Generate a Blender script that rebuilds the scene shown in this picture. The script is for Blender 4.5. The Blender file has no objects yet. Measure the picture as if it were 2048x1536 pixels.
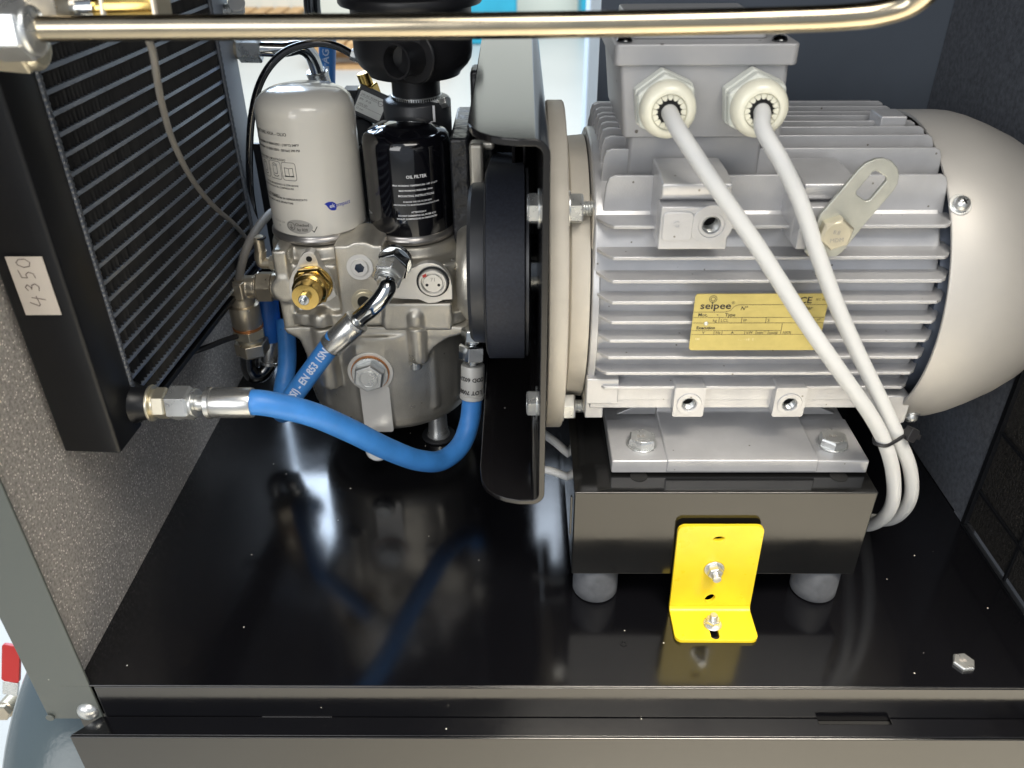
import bpy, bmesh, math, random
from mathutils import Vector, Matrix
from mathutils.geometry import tessellate_polygon
random.seed(7)
PI = math.pi
SC = bpy.context.scene
COL = SC.collection
MM = 0.001

# ------------------------------------------------------------------ camera
FPX = 1640.0
TH, PS, RO = math.radians(32.45), math.radians(.7), math.radians(.45)
Fv = Vector((-math.sin(PS)*math.cos(TH), math.cos(PS)*math.cos(TH), -math.sin(TH)))
R0 = Vector((math.cos(PS), math.sin(PS), 0))
U0 = R0.cross(Fv)
Rv = R0*math.cos(RO) - U0*math.sin(RO)
Uv = U0*math.cos(RO) + R0*math.sin(RO)
EYE = Vector((0, 0, 470.0))
cam = bpy.data.cameras.new('camera')
cam.lens = 36*FPX/2048; cam.sensor_width = 36; cam.clip_start = .02; cam.clip_end = 60
cam.dof.use_dof = True; cam.dof.focus_distance = .62; cam.dof.aperture_fstop = 9
camo = bpy.data.objects.new('camera', cam); COL.objects.link(camo)
m3 = Matrix((Rv, Uv, -Fv)).transposed()
camo.matrix_world = Matrix.Translation(EYE*MM) @ m3.to_4x4()
SC.camera = camo

def ray(u, v):
    return Fv + Rv*((u-1024)/FPX) + Uv*(-(v-768)/FPX)
def at(u, v, Y):                      # point of the depth plane Y (mm) measured at photo pixel u, v
    D = ray(u, v); return EYE + D*(Y/D.y)
def atz(u, v, z):
    D = ray(u, v); return EYE + D*((z-470)/D.z)

# ------------------------------------------------------------------ world, lamps, exposure
w = bpy.data.worlds.new('World'); SC.world = w; w.use_nodes = True
bg = w.node_tree.nodes['Background']
bg.inputs[0].default_value = (.80, .88, 1, 1); bg.inputs[1].default_value = .50
def lamp(name, loc, target, sx, sy, power, color, spread=180):
    l = bpy.data.lights.new(name, 'AREA'); l.shape = 'RECTANGLE'; l.size = sx; l.size_y = sy
    l.energy = power; l.color = color; l.spread = math.radians(spread)
    o = bpy.data.objects.new(name, l); COL.objects.link(o)
    o.location = loc
    o.rotation_euler = (Vector(target)-Vector(loc)).to_track_quat('-Z', 'Y').to_euler()
    return o
lamp('rear_skylight', (-.3, 3.4, 2.8), (-.1, 4.7, -.5), 4.5, 2.6, 300, (.72, .84, 1))
lamp('rear_window', (-1.3, 2.2, 1.3), (0, .6, .2), 1.6, 1.2, 50, (.60, .77, 1))
lamp('front_window', (-2.1, -3.0, 1.75), (.1, .5, .15), 3.2, 2.2, 90, (1, .99, .975))
lamp('front_strip_lamp', (.5, -.75, 2.3), (.1, .4, 0), 1.3, 1.4, 34, (1, .95, .87))
lamp('front_floor_fill', (.45, -.5, 1.5), (.40, -.38, -.5), .9, .7, 34, (1, .91, .76), 62)  # added unseen fill, brightens the floor that the black sheets mirror
SC.view_settings.view_transform = 'Standard'; SC.view_settings.look = 'None'
SC.view_settings.exposure = .1; SC.view_settings.gamma = 1

# ------------------------------------------------------------------ materials
def lin(c):
    c = c/255.; return c/12.92 if c <= .04045 else ((c+.055)/1.055)**2.4
def rgb(r, g, b): return (lin(r), lin(g), lin(b), 1)
def mat(name, col, rough=.5, metal=0, spec=.5, coat=0, coatr=.1, bump=None, var=None, rvar=None, speck=None, aniso=0):
    """bump=(scale, strength, mm); var=(scale, amount); rvar=(scale, amount); speck=(scale, threshold, colour)"""
    m = bpy.data.materials.new(name); m.use_nodes = True
    nt = m.node_tree; p = nt.nodes['Principled BSDF']
    p.inputs['Roughness'].default_value = rough; p.inputs['Metallic'].default_value = metal
    p.inputs['Specular IOR Level'].default_value = spec
    p.inputs['Coat Weight'].default_value = coat; p.inputs['Coat Roughness'].default_value = coatr
    p.inputs['Base Color'].default_value = col
    tc = nt.nodes.new('ShaderNodeTexCoord')
    def noise(scale, detail=4, rough_=.55):
        n = nt.nodes.new('ShaderNodeTexNoise'); n.inputs['Scale'].default_value = scale
        n.inputs['Detail'].default_value = detail; n.inputs['Roughness'].default_value = rough_
        nt.links.new(tc.outputs['Object'], n.inputs['Vector']); return n
    out = None
    if var:
        n = noise(var[0]); mr = nt.nodes.new('ShaderNodeMapRange')
        mr.inputs[1].default_value = .3; mr.inputs[2].default_value = .7
        mr.inputs[3].default_value = 1-var[1]; mr.inputs[4].default_value = 1+var[1]
        nt.links.new(n.outputs[0], mr.inputs[0])
        mx = nt.nodes.new('ShaderNodeVectorMath'); mx.operation = 'SCALE'
        mx.inputs[0].default_value = col[:3]; nt.links.new(mr.outputs[0], mx.inputs['Scale'])
        out = mx.outputs[0]
    if speck:
        v = nt.nodes.new('ShaderNodeTexVoronoi'); v.inputs['Scale'].default_value = speck[0]
        nt.links.new(tc.outputs['Object'], v.inputs['Vector'])
        # only some cells carry a speck: threshold on distance and on the cell's own random colour
        lt = nt.nodes.new('ShaderNodeMath'); lt.operation = 'LESS_THAN'; lt.inputs[1].default_value = speck[1]
        nt.links.new(v.outputs['Distance'], lt.inputs[0])
        sep = nt.nodes.new('ShaderNodeSeparateColor'); nt.links.new(v.outputs['Color'], sep.inputs[0])
        gt = nt.nodes.new('ShaderNodeMath'); gt.operation = 'GREATER_THAN'; gt.inputs[1].default_value = speck[3]
        nt.links.new(sep.outputs[0], gt.inputs[0])
        mu = nt.nodes.new('ShaderNodeMath'); mu.operation = 'MULTIPLY'
        nt.links.new(lt.outputs[0], mu.inputs[0]); nt.links.new(gt.outputs[0], mu.inputs[1])
        mix = nt.nodes.new('ShaderNodeMix'); mix.data_type = 'RGBA'
        nt.links.new(mu.outputs[0], mix.inputs[0])
        if out: nt.links.new(out, mix.inputs[6])
        else: mix.inputs[6].default_value = col
        mix.inputs[7].default_value = speck[2]; out = mix.outputs[2]
    if out: nt.links.new(out, p.inputs['Base Color'])
    if rvar:
        n = noise(rvar[0], 6); mr = nt.nodes.new('ShaderNodeMapRange')
        mr.inputs[1].default_value = .3; mr.inputs[2].default_value = .7
        mr.inputs[3].default_value = max(0, rough-rvar[1]); mr.inputs[4].default_value = rough+rvar[1]
        nt.links.new(n.outputs[0], mr.inputs[0]); nt.links.new(mr.outputs[0], p.inputs['Roughness'])
    if bump:
        n = noise(bump[0], 3); b = nt.nodes.new('ShaderNodeBump')
        b.inputs['Strength'].default_value = bump[1]; b.inputs['Distance'].default_value = bump[2]*MM
        nt.links.new(n.outputs[0], b.inputs['Height']); nt.links.new(b.outputs[0], p.inputs['Normal'])
        if coat: nt.links.new(b.outputs[0], p.inputs['Coat Normal'])
    return m

M = dict(
 silver=mat('silver_motor_paint', (.52, .52, .53, 1), .36, .45, .5, bump=(800, .5, .2), var=(45, .07), rvar=(70, .06), speck=(240, .16, (.20, .19, .17, 1), .955)),
 silver_box=mat('grey_box_paint', (.40, .40, .41, 1), .45, .3, .5, bump=(700, .25, .12), var=(25, .05), speck=(190, .22, (.12, .11, .1, 1), .965)),
 flange=mat('machined_flange', (.57, .53, .46, 1), .55, .12, bump=(500, .4, .2), var=(40, .06)),
 cover=mat('fan_cover_paint', (.47, .45, .42, 1), .50, .3, bump=(1100, .35, .15), var=(20, .04)),
 cast=mat('bead_blasted_aluminium', (.57, .54, .475, 1), .36, .76, bump=(750, .75, .28), var=(28, .14), rvar=(50, .10)),
 machined=mat('machined_aluminium', (.72, .70, .66, 1), .34, .55, bump=(1500, .12, .08), var=(40, .04)),
 floor=mat('gloss_black_powder_coat', (.0035, .0035, .0045, 1), .135, 0, .72, bump=(160, .04, .3), speck=(66, .040, (.55, .52, .46, 1), .62), rvar=(14, .04)),
 black=mat('gloss_black_sheet', (.006, .0055, .006, 1), .13, 0, .62, bump=(260, .04, .25), speck=(90, .06, (.5, .48, .45, 1), .90)),
 base=mat('gloss_black_base', (.006, .006, .006, 1), .12, 0, .6, bump=(230, .03, .25), rvar=(25, .03)),
 satin=mat('satin_black_aluminium', (.007, .0075, .009, 1), .36, 0, .32, bump=(400, .1, .1), var=(20, .15)),
 core=mat('black_radiator_core', (.004, .004, .005, 1), .5, 0, .3),
 bar=mat('radiator_bar', (.27, .31, .38, 1), .33, .7, .5, var=(60, .12)),
 weld=mat('radiator_weld', (.10, .11, .13, 1), .35, .5, bump=(300, .3, .3)),
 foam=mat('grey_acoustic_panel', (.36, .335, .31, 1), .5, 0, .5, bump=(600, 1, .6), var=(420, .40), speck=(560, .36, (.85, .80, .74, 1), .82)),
 foam_shade=mat('shaded_acoustic_panel', (.10, .108, .125, 1), .6, 0, .4, bump=(700, 1, .5), var=(260, .3), speck=(450, .24, (.5, .47, .42, 1), .95)),  # same foam as the left lining, with its shade put into the colour
 slate=mat('slate_back_panel', (.10, .118, .145, 1), .42, 0, .5, var=(6, .15)),
 post=mat('grey_green_frame_paint', (.086, .096, .090, 1), .42, 0, .4, bump=(500, .12, .1), speck=(160, .10, (.4, .4, .36, 1), .95)),
 tankb=mat('blue_grey_orange_peel', (.065, .088, .098, 1), .2, 0, .5, bump=(190, .35, .6)),
 pearl=mat('separator_beige_enamel', (.76, .73, .66, 1), .22, 0, .5, coat=.6, coatr=.08),
 oil=mat('oil_filter_black', (.004, .004, .006, 1), .09, 0, .6, coat=.6, coatr=.04),
 rim=mat('rolled_seam_steel', (.42, .40, .38, 1), .3, .85),
 blackpl=mat('matt_black_plastic', (.012, .012, .014, 1), .42, 0, .45, bump=(500, .12, .1)),
 rubber=mat('black_rubber', (.016, .017, .020, 1), .58, 0, .35, bump=(900, .25, .15)),
 pulley=mat('pulley_black', (.035, .037, .042, 1), .38, .15, .5, bump=(700, .2, .08), var=(25, .15)),
 belt=mat('belt_rubber', (.022, .025, .035, 1), .55, 0, .4, bump=(1400, .5, .2), var=(500, .25)),
 mount=mat('bluish_rubber_mount', (.10, .105, .115, 1), .62, 0, .3, bump=(200, .3, .4), var=(50, .35)),
 zinc=mat('bright_zinc', (.68, .69, .68, 1), .30, .85, bump=(700, .15, .1), var=(60, .12), rvar=(90, .08)),
 zincy=mat('yellow_zinc', (.66, .61, .48, 1), .32, .85, bump=(500, .2, .1), var=(50, .15)),
 nickel=mat('nickel_fitting', (.52, .46, .36, 1), .33, .82, bump=(500, .2, .1), var=(50, .12), rvar=(90, .07)),
 chrome=mat('bright_elbow_steel', (.55, .57, .58, 1), .11, 1, rvar=(60, .05)),
 darkst=mat('dark_steel', (.12, .125, .13, 1), .16, 1, rvar=(60, .06)),
 tube=mat('drawn_steel_tube', (.50, .43, .31, 1), .20, 1, bump=(300, .08, .15), rvar=(40, .06), var=(30, .06)),
 brass=mat('brass', (.72, .50, .16, 1), .2, 1, bump=(600, .15, .1), var=(60, .12), rvar=(80, .08)),
 copper=mat('copper_washer', (.60, .26, .10, 1), .35, .8),
 ferrule=mat('ferrule_zinc', (.62, .62, .60, 1), .27, .9, bump=(500, .15, .15), var=(50, .10)),
 blue=mat('blue_hose_rubber', (.05, .235, .63, 1), .42, 0, .45, bump=(700, .45, .25), var=(60, .10), speck=(150, .10, (.05, .10, .22, 1), .95)),
 cable=mat('pale_grey_cable', (.57, .575, .57, 1), .46, 0, .4, bump=(300, .05, .1)),
 wire=mat('grey_wire', (.20, .19, .175, 1), .5, 0, .4),
 cream=mat('cream_nylon', (.76, .745, .62, 1), .28, 0, .5, coat=.25),
 nylonw=mat('off_white_nylon', (.66, .68, .63, 1), .42, 0, .5),
 yellow=mat('yellow_paint', (.76, .56, .02, 1), .34, 0, .5, bump=(450, .2, .15), var=(35, .06), rvar=(60, .08), speck=(110, .10, (.30, .22, .05, 1), .95)),
 gold=mat('gold_foil_label', (.50, .415, .14, 1), .40, .35, bump=(1500, .1, .05), var=(200, .05)),
 ink=mat('black_print', (.018, .016, .016, 1), .6),
 inkw=mat('white_print', (.80, .80, .82, 1), .5),
 inkb=mat('blue_print', (.01, .03, .40, 1), .4),
 pencil=mat('pencil_print', (.13, .10, .09, 1), .7),
 faint=mat('faint_print', (.30, .28, .26, 1), .6),
 paper=mat('paper_sticker', (.50, .45, .395, 1), .6),
 sticker=mat('grey_oval_sticker', (.40, .385, .355, 1), .45, var=(60, .12)),
 hole=mat('dark_hole', (.004, .004, .004, 1), .7),
 red=mat('red_paint', (.50, .02, .018, 1), .35),
 wfloor=mat('workshop_resin_floor', (.44, .42, .37, 1), .34, 0, .5, var=(1.2, .06), bump=(9, .03, 2)),
 wwall=mat('cream_wall', (.66, .62, .50, 1), .7, var=(1.5, .04)),
 wood=mat('pallet_wood', (.50, .29, .12, 1), .7, var=(14, .25)),
 teal=mat('teal_crate', (.02, .33, .45, 1), .5, var=(8, .1)),
 greyp=mat('grey_steel_cabinet', (.30, .36, .40, 1), .45),
 coil=mat('grey_coil', (.06, .062, .066, 1), .45, 0, .4),
)

# ------------------------------------------------------------------ mesh builder (millimetres, world positions)
def frame(o, n, up=(0, 0, 1)):
    """matrix with Z along n, Y towards up"""
    n = Vector(n).normalized(); up = Vector(up)
    if abs(n.dot(up.normalized())) > .98: up = Vector((0, 1, 0)) if abs(n.y) < .9 else Vector((1, 0, 0))
    x = up.cross(n).normalized(); y = n.cross(x)
    m = Matrix((x, y, n)).transposed().to_4x4(); m.translation = Vector(o); return m
ID = Matrix.Identity(4)
def smooth_path(pts, n=10):
    P = [Vector(p) for p in pts]
    if len(P) < 3: return P
    out = []
    for i in range(len(P)-1):
        p0 = P[i-1] if i else P[0]*2-P[1]
        p1, p2 = P[i], P[i+1]
        p3 = P[i+2] if i+2 < len(P) else P[-1]*2-P[-2]
        # centripetal Catmull-Rom
        t0 = 0; t1 = t0+max((p1-p0).length, 1e-4)**.5; t2 = t1+max((p2-p1).length, 1e-4)**.5; t3 = t2+max((p3-p2).length, 1e-4)**.5
        for k in range(n):
            t = t1+(t2-t1)*k/n
            A1 = p0*((t1-t)/(t1-t0))+p1*((t-t0)/(t1-t0)); A2 = p1*((t2-t)/(t2-t1))+p2*((t-t1)/(t2-t1)); A3 = p2*((t3-t)/(t3-t2))+p3*((t-t2)/(t3-t2))
            B1 = A1*((t2-t)/(t2-t0))+A2*((t-t0)/(t2-t0)); B2 = A2*((t3-t)/(t3-t1))+A3*((t-t1)/(t3-t1))
            out.append(B1*((t2-t)/(t2-t1))+B2*((t-t1)/(t2-t1)))
    out.append(P[-1]); return out
class MB:
    def __init__(s): s.v = []; s.f = []
    def add(s, vs, fs, m=ID):
        k = len(s.v); s.v += [m @ Vector(p) for p in vs]; s.f += [tuple(i+k for i in f) for f in fs]; return s
    def box(s, x0, x1, y0, y1, z0, z1, m=ID):
        return s.add([(x, y, z) for z in (z0, z1) for y in (y0, y1) for x in (x0, x1)],
                     [(0, 2, 3, 1), (4, 5, 7, 6), (0, 1, 5, 4), (2, 6, 7, 3), (0, 4, 6, 2), (1, 3, 7, 5)], m)
    def prism(s, poly, d0, d1, m=ID, holes=()):
        loops = [list(poly)]+[list(h) for h in holes]
        flat = [p for l in loops for p in l]; n = len(flat)
        vs = [(p[0], p[1], d0) for p in flat]+[(p[0], p[1], d1) for p in flat]
        fs = []
        if holes:
            for t in tessellate_polygon([[Vector((p[0], p[1], 0)) for p in l] for l in loops]):
                fs.append(tuple(t)); fs.append(tuple(i+n for i in reversed(t)))
        else:
            fs.append(tuple(range(n-1, -1, -1))); fs.append(tuple(range(n, 2*n)))
        k = 0
        for l in loops:
            c = len(l)
            for i in range(c):
                a, b = k+i, k+(i+1) % c; fs.append((a, b, b+n, a+n))
            k += c
        return s.add(vs, fs, m)
    def lathe(s, prof, m=ID, seg=32, sx=1, sy=1, close=False):
        vs = []; fs = []; n = len(prof)
        for r, h in prof:
            for i in range(seg):
                a = 2*PI*i/seg; vs.append((r*math.cos(a)*sx, r*math.sin(a)*sy, h))
        for j in range(n-1 if not close else n):
            for i in range(seg):
                a, b = j*seg+i, j*seg+(i+1) % seg; c = ((j+1) % n)*seg
                fs.append((a, b, c+(i+1) % seg, c+i))
        if not close:
            fs.append(tuple(range(seg-1, -1, -1))); fs.append(tuple((n-1)*seg+i for i in range(seg)))
        return s.add(vs, fs, m)
    def cyl(s, r, h0, h1, m=ID, seg=32, ch=0):
        if ch: return s.lathe([(r-ch, h0), (r, h0+ch), (r, h1-ch), (r-ch, h1)], m, seg)
        return s.lathe([(r, h0), (r, h1)], m, seg)
    def ring(s, r0, r1, h0, h1, m=ID, seg=32):
        return s.lathe([(r0, h0), (r1, h0), (r1, h1), (r0, h1)], m, seg, close=True)
    def hexn(s, af, h0, h1, m=ID, rot=0, ch=True):
        R = af/math.sqrt(3)
        vs = []; fs = []
        c = .07*af if ch else .001
        lev = [(R*.93, h0, 1), (R, h0+c*.5, 0), (R, h1-c, 0), (R*.90, h1, 1)]
        lev = [(R, h0), (R, h1-c), (R*.90, h1)]
        for r, h in lev:
            for i in range(6):
                a = rot+PI/3*i; vs.append((r*math.cos(a), r*math.sin(a), h))
        for j in range(len(lev)-1):
            for i in range(6): fs.append((j*6+i, j*6+(i+1) % 6, (j+1)*6+(i+1) % 6, (j+1)*6+i))
        fs.append((5, 4, 3, 2, 1, 0)); k = (len(lev)-1)*6; fs.append(tuple(k+i for i in range(6)))
        return s.add(vs, fs, m)
    def thread(s, r, h0, h1, m=ID, pitch=1.5, seg=20):
        pr = []; h = h0; k = 0
        while h < h1: pr.append((r if k % 2 == 0 else r*.86, h)); h += pitch/2; k += 1
        pr.append((r*.86, h1)); return s.lathe(pr, m, seg)
    def tube(s, pts, r, seg=16, smooth=10, cap=True):
        P = smooth_path(pts, smooth) if smooth else [Vector(p) for p in pts]
        n = len(P); rs = r if isinstance(r, (list, tuple)) else [r]*n
        T = [(P[min(i+1, n-1)]-P[max(i-1, 0)]).normalized() for i in range(n)]
        nr = Vector((0, 0, 1)) if abs(T[0].z) < .9 else Vector((1, 0, 0))
        nr = (nr-T[0]*nr.dot(T[0])).normalized(); vs = []; fs = []
        for i in range(n):
            nr = (nr-T[i]*nr.dot(T[i])).normalized(); b = T[i].cross(nr)
            for k in range(seg):
                a = 2*PI*k/seg; vs.append(P[i]+(nr*math.cos(a)+b*math.sin(a))*rs[i])
        for i in range(n-1):
            for k in range(seg): fs.append((i*seg+k, i*seg+(k+1) % seg, (i+1)*seg+(k+1) % seg, (i+1)*seg+k))
        if cap: fs.append(tuple(range(seg-1, -1, -1))); fs.append(tuple((n-1)*seg+k for k in range(seg)))
        return s.add(vs, fs)
    def sphere(s, r, m=ID, seg=24, top=True, sz=1):
        pr = [(max(r*math.sin(PI*i/12), .001), -r*sz*math.cos(PI*i/12)) for i in range(13)]
        return s.lathe(pr, m, seg)
    def build(s, name, m, parent=None, bevel=0, seg=2, angle=35, remesh=0, smooth_it=0, kind=None, flat=False):
        base = Vector((0, 0, 0)); p = parent
        while p is not None: base += p.location/MM; p = p.parent
        me = bpy.data.meshes.new(name)
        W = ACTIVE[0] or ID
        me.from_pydata([((W @ v)-base)*MM for v in s.v], [], s.f)
        bm = bmesh.new(); bm.from_mesh(me); bmesh.ops.recalc_face_normals(bm, faces=bm.faces); bm.to_mesh(me); bm.free()
        me.materials.append(m)
        o = bpy.data.objects.new(name, me); COL.objects.link(o)
        if parent: o.parent = parent
        if remesh:
            md = o.modifiers.new('weldup', 'REMESH'); md.mode = 'VOXEL'; md.voxel_size = remesh*MM; md.use_smooth_shade = True
            md = o.modifiers.new('fillet', 'SMOOTH'); md.factor = .5; md.iterations = smooth_it
        elif not flat:
            me.polygons.foreach_set('use_smooth', [True]*len(me.polygons)); me.set_sharp_from_angle(angle=math.radians(angle))
        if bevel:
            md = o.modifiers.new('edges', 'BEVEL'); md.width = bevel*MM; md.segments = seg; md.limit_method = 'ANGLE'; md.angle_limit = math.radians(40)
            md.harden_normals = True
        if kind: o['kind'] = kind
        return o

# the compressor block and what is screwed to it: scaled about the camera, lift included, to sit nearer at the same pixels
EYE_SCALE = 0.9306; EYE_LIFT = 32.6
UNIT = Matrix.Translation((0, 0, EYE_LIFT)) @ Matrix.Scale(EYE_SCALE, 4)
ACTIVE = [None]
def tag(o, label=None, cat=None, group=None, kind=None):
    if label: o['label'] = label
    if cat: o['category'] = cat
    if group: o['group'] = group
    if kind: o['kind'] = kind
    return o
def thing(name, loc, label, cat, group=None):
    o = bpy.data.objects.new(name, None); COL.objects.link(o); o.empty_display_size = .02
    o.location = ((ACTIVE[0] or ID) @ Vector(loc))*MM; return tag(o, label, cat, group)
def shift(o, d, parent=None):
    """a copy of one mesh object moved by d (mm), same parent"""
    c = o.copy(); COL.objects.link(c); c.parent = parent or o.parent; c.location = o.location+Vector(d)*MM; return c
def copy_tree(o, loc, label):
    r = o.copy(); COL.objects.link(r); r.location = Vector(loc)*MM; r['label'] = label
    for ch in list(o.children):
        c = ch.copy(); COL.objects.link(c); c.parent = r
        for g in list(ch.children):
            d = g.copy(); COL.objects.link(d); d.parent = c
    return r
def rrect(x0, x1, y0, y1, r, n=5):
    out = []
    for cx, cy, a0 in ((x1-r, y1-r, 0), (x0+r, y1-r, PI/2), (x0+r, y0+r, PI), (x1-r, y0+r, 3*PI/2)):
        for i in range(n+1):
            a = a0+PI/2*i/n; out.append((cx+r*math.cos(a), cy+r*math.sin(a)))
    return out
def circ(cx, cy, r, n=20, sx=1, sy=1): return [(cx+r*sx*math.cos(2*PI*i/n), cy+r*sy*math.sin(2*PI*i/n)) for i in range(n)]

def clipx(poly, xa, keep_right):
    out = []; n = len(poly)
    for i in range(n):
        a, c_ = poly[i], poly[(i+1) % n]; ia = (a[0] >= xa) if keep_right else (a[0] <= xa); ic = (c_[0] >= xa) if keep_right else (c_[0] <= xa)
        if ia: out.append(a)
        if ia != ic: t_ = (xa-a[0])/(c_[0]-a[0]); out.append((xa, a[1]+(c_[1]-a[1])*t_))
    return out
def text_mesh(txt, size, align='LEFT', bold=.0, xs=1.0, shear=0):
    c = bpy.data.curves.new('lettering', 'FONT'); c.body = txt; c.size = size; c.align_x = align
    c.offset = bold*size; c.resolution_u = 2; c.shear = shear; c.space_character = 1.0
    o = bpy.data.objects.new('lettering_tmp', c); COL.objects.link(o)
    dg = bpy.context.evaluated_depsgraph_get(); dg.update()
    me = bpy.data.meshes.new_from_object(o.evaluated_get(dg))
    vs = [(v.co.x*xs, v.co.y) for v in me.vertices]; fs = [tuple(p.vertices) for p in me.polygons]
    bpy.data.objects.remove(o); bpy.data.curves.remove(c); bpy.data.meshes.remove(me)
    return vs, fs
def flat_text(mb, txt, size, m, x=0, y=0, **k):
    vs, fs = text_mesh(txt, size, **k); return mb.add([(p[0]+x, p[1]+y, 0) for p in vs], fs, m)
def wrap_round(mb, txt, size, c, r, ang0, z, slant=0, **k):
    """lettering round a vertical cylinder: angle 0 faces -Y, positive to the right"""
    vs, fs = text_mesh(txt, size, **k); out = []
    for x, y in vs:
        a = ang0+x/r; out.append((c[0]+r*math.sin(a), c[1]-r*math.cos(a), z+y+slant*x))
    return mb.add(out, fs)
def wrap_along(mb, txt, size, o, ax, nrm, r, fit=0, **k):
    ax = Vector(ax).normalized(); nrm = Vector(nrm); nrm = (nrm-ax*nrm.dot(ax)).normalized(); t = nrm.cross(ax)
    vs, fs = text_mesh(txt, size, **k); out = []
    if fit: q = fit/max(p[0] for p in vs); vs = [(p[0]*q, p[1]) for p in vs]
    out = []; fo = []
    def put(x, y):
        a = (y-size*.35)/r; return Vector(o)+ax*x+(nrm*math.cos(a)+t*math.sin(a))*r
    for f in fs:
        poly = [(vs[i][1], vs[i][0]) for i in f]; lo, hi = min(p[0] for p in poly), max(p[0] for p in poly); y = lo
        while y < hi-1e-6:
            q_ = clipx(clipx(poly, y, True), y+1.0, False); y += 1.0
            if len(q_) >= 3: k = len(out); out += [put(p[1], p[0]) for p in q_]; fo.append(tuple(range(k, k+len(q_))))
    return mb.add(out, fo)
def strip(mb, pts, wd, m=ID, z=0):
    """thin printed line through 2d points"""
    P = [Vector((p[0], p[1])) for p in pts]
    for a, b in zip(P, P[1:]):
        d = (b-a)
        if d.length < 1e-6: continue
        d.normalize(); n = Vector((-d.y, d.x))*wd/2; a2 = a-d*wd*.3; b2 = b+d*wd*.3
        mb.add([(a2.x+n.x, a2.y+n.y, z), (a2.x-n.x, a2.y-n.y, z), (b2.x-n.x, b2.y-n.y, z), (b2.x+n.x, b2.y+n.y, z)], [(0, 1, 2, 3)], m)
    return mb
def hexbolt(name, parent, o, n, af, h, mt, washer=0, wt=1.5, up=(0, 0, 1), rot=0, dish=True, flangeb=False):
    m = frame(o, n, up); b = MB(); z = 0
    if washer: b.cyl(washer, 0, wt, m, 32, .2); z = wt
    b.hexn(af, z, z+h, m, rot)
    if dish: b.cyl(af*.40, z+h-.2, z+h+.25, m, 24, .15)
    return b.build(name, mt, parent, bevel=.25)
exec_order = []

# ================================================================== setting
b = MB(); b.box(-6000, 6000, -5000, 7000, -524, -520)
tag(b.build('workshop_floor', M['wfloor']), kind='structure')
b = MB(); b.box(-6000, 6000, 6300, 6400, -520, 3000)
tag(b.build('workshop_wall', M['wwall']), kind='structure')
b = MB(); b.box(-314, 384, 358, 900, -1.6, 0)
b.box(-291, 369, 357.9, 359.6, -40, -1.7); b.box(-313, -289, 361, 362.5, -60, -1.7)
# swaged bead pressed along the front lip
tag(b.build('floor', M['floor'], bevel=1.1, seg=3), kind='structure')
# left and right side linings, back panel, roof
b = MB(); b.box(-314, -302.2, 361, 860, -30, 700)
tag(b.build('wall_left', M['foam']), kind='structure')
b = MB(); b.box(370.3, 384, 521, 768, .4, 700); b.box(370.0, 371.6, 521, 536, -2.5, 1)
tag(b.build('wall_right', M['foam_shade'], bevel=.8), kind='structure')
b = MB(); b.box(70, 384, 769, 772, .4, 700)
tag(b.build('wall_back', M['slate']), kind='structure')
b = MB(); b.box(-301, 69, 862, 866, .3, 108); tag(b.build('rear_low_blocker', M['satin']), kind='structure')  # added panel, keeps the bright background out of the floor reflection
b = MB(); b.box(-297, 69, 862, 866, 108.2, 222); tag(b.build('rear_upper_blocker', M['satin']), kind='structure')  # added behind the block, out of view, to cut the streak mirrored in the floor
b = MB(); b.box(-340, 420, 345, 900, 702, 706); b.box(-314, 69, 862, 866, 470, 700)  # roof is unseen; rear drop added to darken what the floor mirrors
tag(b.build('unseen_roof_panel', M['black']), kind='structure')

# front sill below the floor lip
t = thing('front_sill', (40, 345, -33), 'long black folded sill running along the front below the floor', 'sill')
b = MB(); pl = [(-300, 342.5), (520, 342.5), (520, 357), (127+45, 357), (127+45, 351), (127, 351), (127, 357), (-280, 357), (-293, 357)]
b.prism([(-309, 343.2), (520, 343.2), (520, 357.6), (256, 357.6), (256, 353.2), (206, 353.2), (206, 357.6), (-294, 357.6)], -35, -33)
b.build('ledge', M['floor'], t, bevel=.5)
b = MB(); b.box(-309, 520, 341.6, 343.1, -420, -33.4); b.build('front_face', M['base'], t, bevel=.9, seg=3)
b = MB(); b.box(-181, -132, 357.0, 358.2, -36, -32.2); b.build('hinge_tab', M['black'], t, bevel=.4)
b = MB(); b.box(204, 258, 353, 357.6, -52, -36); b.build('slot_recess', M['hole'], t)

# corner post
t = thing('corner_post', (-313, 358, -36), 'flat grey green steel frame post at the left front corner', 'post')
b = MB(); b.box(-332, -293.5, 358, 360, -36.5, 700); b.box(-332, -330, 360.1, 385, -36.5, 700)
b.build('post_profile', M['post'], t, bevel=.6)
p = at(175, 1424, 357)
b = MB(); b.lathe([(7.5, 0), (7.2, 1.5), (5.6, 3.4), (3, 4.4), (.01, 4.8)], frame(p+Vector((0, 1, 0)), (0, -1, 0)), 28)
b.build('screw', M['zinc'], t)
p = at(101, 1434, 357.4)
b = MB(); b.cyl(3.0, 0, 1.2, frame(p, (0, -1, 0)), 16, .3); b.build('rivet', M['post'], t)

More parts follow.
